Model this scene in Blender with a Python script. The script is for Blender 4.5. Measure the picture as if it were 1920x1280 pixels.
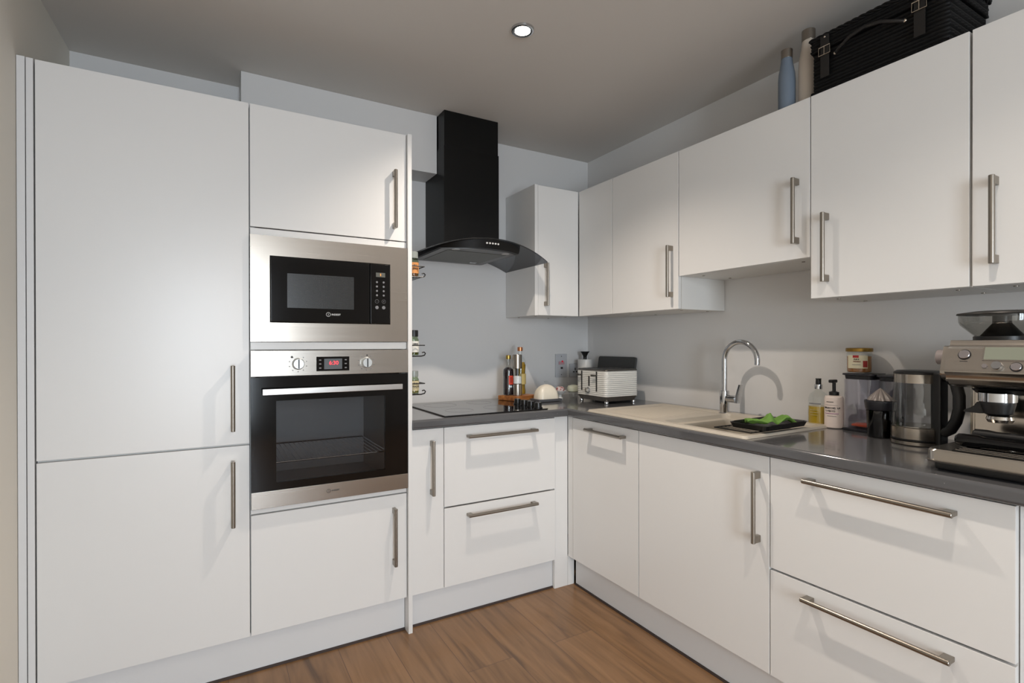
import bpy, bmesh, math, random
from mathutils import Vector, Matrix
random.seed(7)
PI = math.pi
for o in list(bpy.data.objects): bpy.data.objects.remove(o)
SC = bpy.context.scene
COL = SC.collection

# ------------------------------------------------------------------ camera
F_PX, YAW, PITCH, ROLL = 979.2853, 60.1131, -0.1578, -0.0903
cam_d = bpy.data.cameras.new('camera'); cam = bpy.data.objects.new('camera', cam_d); COL.objects.link(cam)
a, pi_, ro = math.radians(YAW), math.radians(PITCH), math.radians(ROLL)
fw = Vector((math.cos(a), math.sin(a), 0)); rt = Vector((math.sin(a), -math.cos(a), 0)); up = Vector((0, 0, 1))
fw2 = fw*math.cos(pi_)+up*math.sin(pi_); up2 = up*math.cos(pi_)-fw*math.sin(pi_)
r3 = rt*math.cos(ro)+up2*math.sin(ro); u3 = up2*math.cos(ro)-rt*math.sin(ro)
M = Matrix((r3, u3, -fw2)).transposed().to_4x4(); M.translation = Vector((-2.1712, -2.7364, 1.2293))
cam.matrix_world = M
cam_d.sensor_width = 36; cam_d.lens = F_PX/1920*36
cam_d.shift_x = (960-955.141)/1920; cam_d.shift_y = (647.412-640)/1920
cam_d.clip_start = 0.02
SC.camera = cam

# ------------------------------------------------------------------ colour management
vs = SC.view_settings
vs.view_transform = 'Standard'; vs.look = 'None'; vs.gamma = 1; vs.use_curve_mapping = False
vs.exposure = -0.05

# ------------------------------------------------------------------ world and lights
w = bpy.data.worlds.new('world'); SC.world = w; w.use_nodes = True
w.node_tree.nodes['Background'].inputs[0].default_value = (0.72, 0.82, 1.0, 1)
w.node_tree.nodes['Background'].inputs[1].default_value = 1.0
CEIL = 2.425
def area(name, loc, rot, sx, sy, power, col, spread=180):
    l = bpy.data.lights.new(name, 'AREA'); l.shape = 'RECTANGLE'; l.size = sx; l.size_y = sy
    l.energy = power; l.color = col; l.spread = math.radians(spread)
    o = bpy.data.objects.new(name, l); COL.objects.link(o); o.location = loc; o.rotation_euler = rot
    return o
# daylight through the rear glazed door, plus side fill through an added window
area('daylight_and_fill', (-2.18, -6.02, 1.15), (math.radians(90-13), 0, math.radians(-6)), .86, 1.95, 96, (0.82, 0.91, 1.0), 160)
area('daylight_and_fill', (2.13, -4.8, 1.45), (math.radians(90-8), 0, math.radians(90)), 1.5, 1.15, 100, (0.95, 0.96, 1.0), 160)  # added fill to brighten the left wall, from an invented side window
def downlight_lamp(x, y, power):
    l = bpy.data.lights.new('downlight_lamp', 'SPOT'); l.energy = power; l.color = (1.0, 0.88, 0.76)
    l.spot_size = math.radians(122); l.spot_blend = 0.9; l.shadow_soft_size = 0.022
    o = bpy.data.objects.new('downlight_lamp', l); COL.objects.link(o); o.location = (x, y, CEIL-0.016)
DOWN = [(-1.135, -1.038, 80), (-1.135, -2.35, 42), (-1.135, -3.7, 26), (-1.135, -5.0, 12), (0.6, -4.4, 12)]
for x, y, p in DOWN: downlight_lamp(x, y, p)

# ------------------------------------------------------------------ materials
def srgb(r, g=None, b=None):
    if g is None: g = b = r
    f = lambda c: (c/255/12.92) if c/255 <= .04045 else ((c/255+.055)/1.055)**2.4
    return (f(r), f(g), f(b), 1)
def mat(name, col, rough=.5, metal=0, coat=0, spec=.5, emit=None, es=0, **k):
    m = bpy.data.materials.new(name); m.use_nodes = True
    p = m.node_tree.nodes['Principled BSDF']
    p.inputs['Base Color'].default_value = col; p.inputs['Roughness'].default_value = rough
    p.inputs['Metallic'].default_value = metal; p.inputs['Coat Weight'].default_value = coat
    p.inputs['Coat Roughness'].default_value = k.get('cr', .05)
    p.inputs['Specular IOR Level'].default_value = spec
    if emit: p.inputs['Emission Color'].default_value = emit; p.inputs['Emission Strength'].default_value = es
    if 'sub' in k: p.inputs['Subsurface Weight'].default_value = k['sub']
    m.node_tree.nodes.active = p
    return m
def N(m, t, **k):
    n = m.node_tree.nodes.new(t)
    for a_, v in k.items():
        if a_.startswith('i_'): n.inputs[a_[2:].replace('_', ' ')].default_value = v
        else: setattr(n, a_, v)
    return n
def L(m, a_, b_): m.node_tree.links.new(a_, b_)
def P(m): return m.node_tree.nodes['Principled BSDF']
def ramp(m, src, stops):
    r = N(m, 'ShaderNodeValToRGB'); e = r.color_ramp.elements
    e[0].position, e[0].color = stops[0]; e[1].position, e[1].color = stops[-1]
    for s in stops[1:-1]:
        x = e.new(s[0]); x.color = s[1]
    L(m, src, r.inputs['Fac']); return r
def mapped(m, scale, coord='Object', rot=(0, 0, 0)):
    t = N(m, 'ShaderNodeTexCoord'); mp = N(m, 'ShaderNodeMapping'); mp.inputs['Scale'].default_value = scale
    mp.inputs['Rotation'].default_value = rot
    L(m, t.outputs[coord], mp.inputs['Vector']); return mp.outputs['Vector']
def bumped(m, scale, strength, dist=.001, map_=(1, 1, 1), detail=3):
    n = N(m, 'ShaderNodeTexNoise'); n.inputs['Scale'].default_value = scale; n.inputs['Detail'].default_value = detail
    L(m, mapped(m, map_), n.inputs['Vector'])
    b = N(m, 'ShaderNodeBump'); b.inputs['Strength'].default_value = strength; b.inputs['Distance'].default_value = dist
    L(m, n.outputs['Fac'], b.inputs['Height']); L(m, b.outputs['Normal'], P(m).inputs['Normal'])
    return n
def glass(name, tint, gloss=.03, rough=.02, fres=1.45):
    m = bpy.data.materials.new(name); m.use_nodes = True; nt = m.node_tree; nt.nodes.clear()
    o = N(m, 'ShaderNodeOutputMaterial'); t = N(m, 'ShaderNodeBsdfTransparent'); g = N(m, 'ShaderNodeBsdfGlossy')
    t.inputs[0].default_value = tint; g.inputs['Roughness'].default_value = rough; g.inputs[0].default_value = (1, 1, 1, 1)
    f = N(m, 'ShaderNodeLayerWeight'); pw = N(m, 'ShaderNodeMath', operation='POWER'); pw.inputs[1].default_value = 4.5
    L(m, f.outputs['Facing'], pw.inputs[0])
    ad = N(m, 'ShaderNodeMath', operation='MULTIPLY_ADD'); ad.inputs[1].default_value = .7; ad.inputs[2].default_value = gloss; ad.use_clamp = True
    L(m, pw.outputs[0], ad.inputs[0]); x = N(m, 'ShaderNodeMixShader')
    L(m, ad.outputs[0], x.inputs[0]); L(m, t.outputs[0], x.inputs[1]); L(m, g.outputs[0], x.inputs[2])
    L(m, x.outputs[0], o.inputs[0]); return m

DOORM = mat('white_satin_lacquer', srgb(226, 225, 223), .34, 0, .12, cr=.22)
bumped(DOORM, 6, .03, .002)
CARC = mat('white_melamine', srgb(222, 221, 218), .5)
PLINTHM = mat('white_plinth_board', srgb(222, 222, 222), .4, coat=.2)
WALLM = mat('pale_grey_wall_paint', srgb(215, 214, 213), .5, spec=.3); bumped(WALLM, 260, .12, .0008)
SPLASH = WALLM
LEFTM = mat('warm_white_wall_paint', srgb(232, 228, 218), .6, spec=.3); bumped(LEFTM, 260, .12, .0008)
CEILM = mat('matt_ceiling_paint', srgb(212, 208, 203), .8, spec=.2); bumped(CEILM, 200, .1, .0008)
STEELH = mat('brushed_nickel', srgb(150, 143, 134), .32, 1)
CHROME = mat('chrome', srgb(200, 202, 205), .06, 1)
BLACKG = mat('black_gloss', srgb(9, 9, 10), .10, spec=.4)
BLACKP = mat('black_plastic', srgb(16, 16, 17), .38)
BLACKM = mat('black_metal', srgb(10, 10, 10), .3)
DARKGAP = mat('dark_gap_strip', srgb(62, 50, 46), .7)  # dark strip along the gap between plinth and floor
WHITEC = mat('white_plastic', srgb(225, 224, 220), .35)
CREAM = mat('cream_ceramic', srgb(228, 220, 203), .3, coat=.3)

def brushed(name, col, rough=.28, sc=(2, 2, 300)):
    m = mat(name, col, rough, 1)
    n = bumped(m, 1, .012, .0002, sc, 2)
    mr = N(m, 'ShaderNodeMapRange'); mr.inputs['To Min'].default_value = rough-.02; mr.inputs['To Max'].default_value = rough+.04
    L(m, n.outputs['Fac'], mr.inputs['Value']); L(m, mr.outputs[0], P(m).inputs['Roughness'])
    return m
STEEL = brushed('brushed_stainless_steel', srgb(176, 170, 162), .25)
STEELV = brushed('brushed_steel_vertical', srgb(176, 168, 158), .25, (2, 2, 260))
STEELP = brushed('polished_steel', srgb(190, 184, 176), .14)

# worktop: grey laminate with sparse pale flecks
WT = mat('grey_fleck_laminate', srgb(84, 84, 86), .13, spec=.5, coat=.3)
v = N(WT, 'ShaderNodeTexVoronoi'); v.inputs['Scale'].default_value = 45; L(WT, mapped(WT, (1, 1, 1)), v.inputs['Vector'])
r_ = ramp(WT, v.outputs['Distance'], [(0.0, srgb(190, 190, 188)), (.05, srgb(130, 130, 130)), (.075, srgb(84, 84, 86))])
n2 = N(WT, 'ShaderNodeTexNoise'); n2.inputs['Scale'].default_value = 9; L(WT, mapped(WT, (1, 1, 1)), n2.inputs['Vector'])
mx = N(WT, 'ShaderNodeMix', data_type='RGBA')
rr = ramp(WT, n2.outputs['Fac'], [(.52, (0, 0, 0, 1)), (.56, (1, 1, 1, 1))])
L(WT, rr.outputs[0], mx.inputs['Factor']); mx.inputs['A'].default_value = srgb(84, 84, 86); L(WT, r_.outputs[0], mx.inputs['B'])
L(WT, mx.outputs['Result'], P(WT).inputs['Base Color'])

# floor: oak planks running along y
FL = mat('oak_planks', srgb(140, 106, 80), .38, coat=.1)
tc = N(FL, 'ShaderNodeTexCoord'); sp = N(FL, 'ShaderNodeSeparateXYZ'); L(FL, tc.outputs['Object'], sp.inputs[0])
cb = N(FL, 'ShaderNodeCombineXYZ'); L(FL, sp.outputs['Y'], cb.inputs['X']); L(FL, sp.outputs['X'], cb.inputs['Y'])
mp = N(FL, 'ShaderNodeMapping'); mp.inputs['Location'].default_value = (.3, -.026+.19, 0); L(FL, cb.outputs[0], mp.inputs['Vector'])
bk = N(FL, 'ShaderNodeTexBrick'); bk.offset = .37; bk.inputs['Scale'].default_value = 1; bk.inputs['Brick Width'].default_value = 1.8
bk.inputs['Row Height'].default_value = .195; bk.inputs['Mortar Size'].default_value = .0012; bk.inputs['Mortar Smooth'].default_value = .3
bk.inputs['Color1'].default_value = (0, 0, 0, 1); bk.inputs['Color2'].default_value = (1, 1, 1, 1); bk.inputs['Mortar'].default_value = (.5, .5, .5, 1)
L(FL, mp.outputs[0], bk.inputs['Vector'])
ns = N(FL, 'ShaderNodeTexNoise'); ns.inputs['Scale'].default_value = 1; ns.inputs['Detail'].default_value = 8; ns.inputs['Distortion'].default_value = .9
m2 = N(FL, 'ShaderNodeMapping'); m2.inputs['Scale'].default_value = (2.2, 24, 1)
ofs = N(FL, 'ShaderNodeVectorMath', operation='ADD'); L(FL, cb.outputs[0], ofs.inputs[0]); L(FL, bk.outputs['Color'], ofs.inputs[1])
L(FL, ofs.outputs[0], m2.inputs['Vector']); L(FL, m2.outputs[0], ns.inputs['Vector'])
gr = ramp(FL, ns.outputs['Fac'], [(.28, srgb(86, 62, 40)), (.42, srgb(113, 83, 54)), (.58, srgb(126, 94, 63)), (.8, srgb(138, 105, 73))])
tone = N(FL, 'ShaderNodeMapRange'); tone.inputs['To Min'].default_value = .9; tone.inputs['To Max'].default_value = 1.08
L(FL, bk.outputs['Color'], tone.inputs['Value'])
vm = N(FL, 'ShaderNodeVectorMath', operation='SCALE'); L(FL, gr.outputs[0], vm.inputs[0]); L(FL, tone.outputs[0], vm.inputs['Scale'])
mo = N(FL, 'ShaderNodeMix', data_type='RGBA'); L(FL, bk.outputs['Fac'], mo.inputs['Factor']); L(FL, vm.outputs[0], mo.inputs['A'])
mo.inputs['B'].default_value = srgb(80, 56, 42); L(FL, mo.outputs['Result'], P(FL).inputs['Base Color'])
bb = N(FL, 'ShaderNodeBump'); bb.inputs['Strength'].default_value = .15; bb.inputs['Distance'].default_value = .001
L(FL, ns.outputs['Fac'], bb.inputs['Height']); L(FL, bb.outputs[0], P(FL).inputs['Normal'])

# ------------------------------------------------------------------ mesh helpers
ORG = Vector((0, 0, 0))
def rrect(cx, cy, w_, d_, r, seg=5):
    pts = []
    for k, (sx, sy) in enumerate([(1, 1), (-1, 1), (-1, -1), (1, -1)]):
        for i in range(seg+1):
            t = (k+i/seg)*PI/2
            pts.append((cx+sx*(w_/2-r)+r*math.cos(t), cy+sy*(d_/2-r)+r*math.sin(t)))
    return pts
class B:
    def __init__(s): s.bm = bmesh.new()
    def _merge(s, t):
        me = bpy.data.meshes.new('t'); t.to_mesh(me); s.bm.from_mesh(me); bpy.data.meshes.remove(me); t.free(); return s
    def box(s, x0, x1, y0, y1, z0, z1, bev=0, seg=2, rot=None, piv=None):
        t = bmesh.new(); bmesh.ops.create_cube(t, size=1)
        for v_ in t.verts: v_.co = Vector(((x0+x1)/2+v_.co.x*(x1-x0), (y0+y1)/2+v_.co.y*(y1-y0), (z0+z1)/2+v_.co.z*(z1-z0)))
        if bev: bmesh.ops.bevel(t, geom=t.edges[:], offset=bev, segments=seg, affect='EDGES', profile=.5)
        if rot is not None: bmesh.ops.rotate(t, verts=t.verts, cent=piv or ((x0+x1)/2, (y0+y1)/2, (z0+z1)/2), matrix=rot)
        return s._merge(t)
    def loft(s, rings, cap=True, close=False):
        t = bmesh.new(); R = [[t.verts.new(p) for p in r] for r in rings]; n = len(R[0])
        for i in range(len(R)-1+(1 if close else 0)):
            A_, C_ = R[i], R[(i+1) % len(R)]
            for j in range(n):
                t.faces.new((A_[j], A_[(j+1) % n], C_[(j+1) % n], C_[j]))
        if cap and not close:
            t.faces.new(R[0][::-1]); t.faces.new(R[-1])
        bmesh.ops.recalc_face_normals(t, faces=t.faces); return s._merge(t)
    def lathe(s, prof, c=(0, 0, 0), seg=32, mtx=None, cap=True):
        rings = []
        for r, z in prof:
            r = max(r, 1e-5)
            ring = []
            for i in range(seg):
                t_ = 2*PI*i/seg; p = Vector((r*math.cos(t_), r*math.sin(t_), z))
                if mtx: p = mtx @ p
                ring.append(p+Vector(c))
            rings.append(ring)
        return s.loft(rings, cap)
    def cyl(s, p0, p1, r, r2=None, seg=24, bev=0):
        p0, p1 = Vector(p0), Vector(p1); d = p1-p0; h = d.length
        q = Vector((0, 0, 1)).rotation_difference(d.normalized()).to_matrix()
        r2 = r if r2 is None else r2
        pr = [(r, 0), (r2, h)] if not bev else [(r-bev, 0), (r, bev), (r2, h-bev), (r2-bev, h)]
        return s.lathe(pr, p0, seg, q)
    def tube(s, pts, r, seg=10, closed=False):
        pts = [Vector(p) for p in pts]; n = len(pts); rings = []; prev = None
        for i, p in enumerate(pts):
            if closed: t_ = (pts[(i+1) % n]-pts[i-1]).normalized()
            else: t_ = (pts[min(i+1, n-1)]-pts[max(i-1, 0)]).normalized()
            if prev is None:
                u_ = t_.orthogonal().normalized()
            else:
                u_ = (prev-t_*prev.dot(t_)).normalized()
            prev = u_; w_ = t_.cross(u_)
            rr_ = r[i] if isinstance(r, (list, tuple)) else r
            rings.append([p+(u_*math.cos(2*PI*k/seg)+w_*math.sin(2*PI*k/seg))*rr_ for k in range(seg)])
        return s.loft(rings, not closed, closed)
    def prism(s, poly, axis, a0, a1, bev=0, seg=2):
        # poly of 2-tuples in the plane orthogonal to axis ('x': (y,z), 'y': (x,z), 'z': (x,y))
        f = {'x': lambda p, q: (q, p[0], p[1]), 'y': lambda p, q: (p[0], q, p[1]), 'z': lambda p, q: (p[0], p[1], q)}[axis]
        t = bmesh.new(); A_ = [t.verts.new(f(p, a0)) for p in poly]; C_ = [t.verts.new(f(p, a1)) for p in poly]; n = len(poly)
        t.faces.new(A_[::-1]); t.faces.new(C_)
        for j in range(n): t.faces.new((A_[j], A_[(j+1) % n], C_[(j+1) % n], C_[j]))
        bmesh.ops.recalc_face_normals(t, faces=t.faces)
        if bev:
            e = [e_ for e_ in t.edges if len(e_.link_faces) == 2 and e_.calc_face_angle(0) > .5]
            bmesh.ops.bevel(t, geom=e, offset=bev, segments=seg, affect='EDGES')
        return s._merge(t)
    def sphere(s, c, r, sc=(1, 1, 1), seg=20):
        t = bmesh.new(); bmesh.ops.create_uvsphere(t, u_segments=seg, v_segments=seg//2, radius=r)
        for v_ in t.verts: v_.co = Vector((v_.co.x*sc[0], v_.co.y*sc[1], v_.co.z*sc[2]))+Vector(c)
        return s._merge(t)
    def build(s, name, m, parent=None, ang=35, label=None):
        me = bpy.data.meshes.new(name)
        if parent is not None: bmesh.ops.translate(s.bm, verts=s.bm.verts, vec=-ORG)
        s.bm.to_mesh(me); s.bm.free()
        me.materials.append(m)
        for p in me.polygons: p.use_smooth = True
        me.set_sharp_from_angle(angle=math.radians(ang))
        o = bpy.data.objects.new(name, me); COL.objects.link(o)
        if parent is not None: o.parent = parent
        if label: o['label'] = label
        wn = o.modifiers.new('weighted_normals', 'WEIGHTED_NORMAL'); wn.keep_sharp = True; wn.weight = 90
        return o
def tag(o, label, cat, group=None):
    o['label'] = label; o['category'] = cat
    if group: o['group'] = group
    return o
def thing(name, label, cat, loc, rotz=0, group=None, world=False):
    """Empty at the thing's base; with world=True its parts are written in world coordinates."""
    global ORG
    o = bpy.data.objects.new(name, None); COL.objects.link(o); o.location = loc; o.rotation_euler = (0, 0, rotz)
    o.empty_display_size = .05
    ORG = Vector(loc) if world else Vector((0, 0, 0))
    return tag(o, label, cat, group)
def struct(name, b, m):
    o = b.build(name, m); o['kind'] = 'structure'; return o
def text(name, s, size, loc, rot, m, parent, align='CENTER', ext=.0003, bold=0, label=None):
    c = bpy.data.curves.new(name, 'FONT'); c.body = s; c.size = size; c.align_x = align; c.align_y = 'CENTER'; c.extrude = ext; c.offset = bold
    o = bpy.data.objects.new(name, c); COL.objects.link(o)
    bpy.context.view_layer.update()
    me = bpy.data.meshes.new_from_object(o.evaluated_get(bpy.context.evaluated_depsgraph_get()))
    me.name = name; bpy.data.objects.remove(o); bpy.data.curves.remove(c)
    R = Matrix.Translation(Vector(loc)-ORG) @ Matrix(((rot)))
    me.transform(R); me.materials.clear(); me.materials.append(m)
    q = bpy.data.objects.new(name, me); COL.objects.link(q); q.parent = parent
    return q
FACE_A = Matrix(((1, 0, 0, 0), (0, 0, -1, 0), (0, 1, 0, 0), (0, 0, 0, 1)))      # text read when looking towards +y
FACE_B = Matrix(((0, 0, -1, 0), (-1, 0, 0, 0), (0, 1, 0, 0), (0, 0, 0, 1)))     # text read when looking towards +x

# ------------------------------------------------------------------ room shell
XL0 = lambda y: -2.661 + y*0.0406      # the left wall runs very slightly out of square
struct('floor', B().box(-3.1, 2.2, -6.1, .1, -.05, 0), FL)
struct('ceiling', B().box(-3.1, 2.2, -6.1, .1, CEIL, CEIL+.05), CEILM)
struct('wall_back', B().box(-2.9, .1, 0, .1, 0, CEIL), WALLM)
struct('wall_right', B().box(0, .1, -3.3, -.0005, 0, CEIL), WALLM)
struct('wall_left', B().prism([(XL0(0), 0), (XL0(-6.1), -6.1), (XL0(-6.1)-.1, -6.1), (XL0(0)-.1, 0)], 'z', 0, CEIL), LEFTM)
lw = B()
for y0, y1, z0, z1 in [(-6, -5.6, 0, CEIL), (-4.0, -3.2, 0, CEIL), (-5.6, -4.0, 0, .85), (-5.6, -4.0, 2.1, CEIL)]: lw.box(2.1, 2.2, y0, y1, z0, z1)
struct('wall_living_side', lw, LEFTM)
struct('wall_living_return', B().box(.1, 2.1, -3.3, -3.2, 0, CEIL), LEFTM)
bw = B()
for x0, x1, z0, z1 in [(-2.9, -2.66, 0, CEIL), (-1.70, 2.2, 0, CEIL), (-2.66, -1.70, 2.15, CEIL)]:
    bw.box(x0, x1, -6.1, -6.0, z0, z1)
struct('wall_front', bw, LEFTM)
BACKM = mat('taupe_wall_paint', srgb(132, 125, 117), .7)
bpy.data.objects['wall_front'].data.materials[0] = BACKM
FRAME = mat('white_window_frame', srgb(215, 215, 212), .4)
GL = glass('window_glass', (.97, .98, .98, 1))
def glazed(nm, a0, a1, z0, z1, pos, ax):
    def bx(q, u0, u1, d0, d1, c0, c1):
        return q.box(u0, u1, d0, d1, c0, c1) if ax == 'y' else q.box(d0, d1, u0, u1, c0, c1)
    f = B(); t_ = .06; d0, d1 = pos
    bx(f, a0, a0+t_, d0, d1, z0, z1); bx(f, a1-t_, a1, d0, d1, z0, z1)
    bx(f, a0+t_, a1-t_, d0, d1, z0, z0+t_); bx(f, a0+t_, a1-t_, d0, d1, z1-t_, z1)
    am = (a0+a1)/2; bx(f, am-.03, am+.03, d0, d1, z0+t_, z1-t_)
    fr = struct(nm, f, FRAME); g0 = (d0+d1)/2
    bx(B(), a0+t_, am-.03, g0-.003, g0+.003, z0+t_, z1-t_).build('glass_pane', GL, fr)
    bx(B(), am+.03, a1-t_, g0-.003, g0+.003, z0+t_, z1-t_).build('glass_pane', GL, fr)
glazed('door_1', -2.66, -1.70, 0, 2.15, (-6.09, -6.04), 'y')
glazed('added_window_1', -5.6, -4.0, .85, 2.1, (2.14, 2.19), 'x')  # unseen window added as the opening for the side fill lamp
# boxed-in bulkhead above the units on the hob wall
struct('trim_1', B().box(-2.048, -1.1345, -.172, -.0005, 2.121, CEIL-.0005, .001), WALLM)

# ------------------------------------------------------------------ kitchen units
F = .591; UF = .32; WB = 1.387; WTOP = 2.106; DB = .15; DT = .862; TT = 2.119; G = .0015
def handle(parent, c, length, orient, face):
    """Bar on two square blocks. c = point on the door face; face 'A' looks -y, 'B' looks -x."""
    b = B(); h = length/2
    def bx(u0, u1, o0, o1, v0, v1):       # u along the wall, o outward, v up
        if face == 'A': b.box(c[0]+u0, c[0]+u1, c[1]-o1, c[1]-o0, c[2]+v0, c[2]+v1, .0012)
        else: b.box(c[0]-o1, c[0]-o0, c[1]+u0, c[1]+u1, c[2]+v0, c[2]+v1, .0012)
    def pt(u, o_, v_): return (c[0]+u, c[1]-o_, c[2]+v_) if face == 'A' else (c[0]-o_, c[1]+u, c[2]+v_)
    if orient == 'v':
        bx(-.006, .006, .0002, .031, h-.024, h-.001); bx(-.006, .006, .0002, .031, -h+.001, -h+.024)
        b.cyl(pt(0, .032, -h), pt(0, .032, h), .0072, seg=20, bev=.001)
    else:
        bx(h-.024, h-.001, .0002, .031, -.006, .006); bx(-h+.001, -h+.024, .0002, .031, -.006, .006)
        b.cyl(pt(-h, .032, 0), pt(h, .032, 0), .0072, seg=20, bev=.001)
    return b.build('handle', STEELH, parent)
def door(parent, u0, u1, z0, z1, face, plane=F, name='door', hd=None):
    b = B(); t = .018
    if face == 'A': b.box(u0+G, u1-G, -plane, -plane+t, z0+G, z1-G, .0012)
    else: b.box(-plane, -plane+t, u0+G, u1-G, z0+G, z1-G, .0012)
    d = b.build(name, DOORM, parent)
    if hd:
        o_, cu, cz, ln = hd
        handle(d, (cu, -plane, cz) if face == 'A' else (-plane, cu, cz), ln, o_, face)
    return d
def carcass(parent, u0, u1, z0, z1, face, plane=F, top=True, shelves=()):
    """Hollow box of 18 mm boards behind the door."""
    b = B(); t = .018; f0 = -plane+.020; bk_ = -.003
    def bx(a0, a1, d0, d1, c0, c1):
        if face == 'A': b.box(a0, a1, d0, d1, c0, c1)
        else: b.box(d0, d1, a0, a1, c0, c1)
    bx(u0+.0005, u0+t, f0, bk_, z0, z1); bx(u1-t, u1-.0005, f0, bk_, z0, z1)
    bx(u0+t, u1-t, f0, bk_, z0, z0+t); bx(u0+t, u1-t, bk_-.008, bk_, z0+t, z1-t)
    if top: bx(u0+t, u1-t, f0, bk_, z1-t, z1)
    for s in shelves: bx(u0+t, u1-t, f0, bk_, s, s+t)
    return b.build('carcass', CARC, parent)

# tall larder / fridge housing
t = thing('fridge_housing', 'tall white integrated fridge unit, two plain doors, leftmost of all against the left wall', 'cabinet', (-2.341, -.3, 0), world=True)
carcass(t, -2.641, -2.042, DB, TT-.002, 'A', shelves=(.853,))
door(t, -2.641, -2.042, .864, TT, 'A', hd=('v', -2.098, 1.035, .237))
door(t, -2.641, -2.042, DB, .860, 'A', hd=('v', -2.098, .69, .237))
t = tag(B().box(-2.661, -2.6435, -.5905, -.2, .0, TT, .0008).build('end_panel', PLINTHM), 'narrow white upright edge panel on the left side of the tall fridge unit', 'panel')
t = tag(B().box(-2.6835, -2.6635, -.5885, -.5685, .0, TT+.002, .0008).build('filler_strip', PLINTHM), 'slim white filler strip closing the gap to the left wall', 'panel')
# oven housing
t = thing('oven_housing', 'tall white housing unit built around the microwave and the oven', 'cabinet', (-1.741, -.3, 0), world=True)
X0, X1 = -2.041, -1.4425
carcass(t, X0, X1, DB, TT-.002, 'A', shelves=(.600-.018, 1.209, 1.640))
door(t, X0, X1, 1.664, TT, 'A', hd=('v', -1.498, 1.833, .242))
door(t, X0, X1, DB, .597, 'A', hd=('v', -1.501, .425, .240))
B().box(X0+G, X1-G, -F+.001, -F+.019, 1.636, 1.661, .0008).build('rail', DOORM, t)
B().box(X0+G, X1-G, -F+.001, -F+.019, 1.209, 1.2375, .0008).build('rail', DOORM, t)
B().box(X0+G, X1-G, -F+.004, -F+.019, .600, .618, .0008).build('rail', DOORM, t)
tag(B().box(-1.4415, -1.4235, -.606, -.003, 0, TT, .001).build('end_panel', DOORM), 'tall white end panel between the oven housing and the worktop, standing on the floor', 'panel')
# plinths
for nm, bxs, lab in [('plinth', (-2.66, -1.443, -.557, -.541, .008, .149), 'white plinth board under the tall fridge and oven units'),
                ('plinth', (-1.4225, -.669, -.557, -.541, .008, .149), 'white plinth board under the hob side base units'),
                ('plinth', (-.549, -.533, -2.29, -.592, .008, .149), 'long white plinth board under the sink side base units')]:
    p = tag(B().box(*bxs, .0008).build(nm, PLINTHM), lab, 'plinth')
    ORG = Vector((0, 0, 0))
    x0, x1, y0, y1 = bxs[:4]
    if y1-y0 < .1: B().box(x0, x1, y0-.007, y1, .0003, .0078).build('floor_gap_strip', DARKGAP, p)
    else: B().box(x0-.007, x1, y0, y1, .0003, .0078).build('floor_gap_strip', DARKGAP, p)
# narrow pull-out, drawers, corner
t = thing('narrow_base_unit', 'narrow white pull-out base unit beside the oven end panel', 'cabinet', (-1.347, -.3, 0), world=True)
carcass(t, -1.4215, -1.273, DB, DT, 'A')
door(t, -1.4215, -1.273, DB, DT, 'A', hd=('v', -1.333, .692, .237))
t = thing('drawer_unit', 'white two-drawer base unit below the hob', 'cabinet', (-.976, -.3, 0), world=True)
carcass(t, -1.273, -.675, DB, DT, 'A')
door(t, -1.273, -.675, .506, DT, 'A', name='drawer', hd=('h', -.981, .814, .368))
door(t, -1.273, -.675, DB, .502, 'A', name='drawer', hd=('h', -.981, .459, .368))
t = thing('corner_post', 'white corner filler of two boards where the two base runs meet', 'panel', (-.63, -.58, 0), world=True)
B().box(-.671, -.5895, -.577, -.560, 0, DT, .0008).build('front_board', DOORM, t)
B().box(-.589, -.573, -.620, -.580, DB, DT, .0008).build('side_board', DOORM, t)
B().box(-.549, -.5885, -.577, -.560, 0, .149).build('kick_return', DOORM, t)
# sink run
t = thing('dishwasher_unit', 'slim white integrated appliance door with a short horizontal handle, beside the corner', 'cabinet', (-.3, -.85, 0), world=True)
carcass(t, -1.085, -.622, DB, DT, 'B', top=False)
door(t, -1.086, -.622, DB, DT, 'B', hd=('h', -.884, .821, .255))
t = thing('sink_unit', 'white single-door base unit under the sink bowl with a vertical handle', 'cabinet', (-.3, -1.385, 0), world=True)
carcass(t, -1.684, -1.087, DB, DT, 'B', top=False)
door(t, -1.685, -1.087, DB, DT, 'B', hd=('v', -1.648, .690, .236))
t = thing('drawer_unit', 'white two-drawer base unit at the right below the coffee machine and kettle', 'cabinet', (-.3, -1.985, 0), world=True)
carcass(t, -2.284, -1.686, DB, DT, 'B')
door(t, -2.285, -1.686, .500, DT, 'B', name='drawer', hd=('h', -1.995, .815, .368))
door(t, -2.285, -1.686, DB, .496, 'B', name='drawer', hd=('h', -1.990, .456, .368))
tag(B().box(-.572, -.003, -2.303, -2.2855, 0, DT, .0008).build('end_panel', PLINTHM), 'white base end panel at the far right, beside the lower drawers', 'panel')
tag(B().box(-.572, -.003, -2.92, -2.902, 0, DT, .0008).build('end_panel', PLINTHM), 'white support panel under the far right end of the worktop', 'panel')

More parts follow.
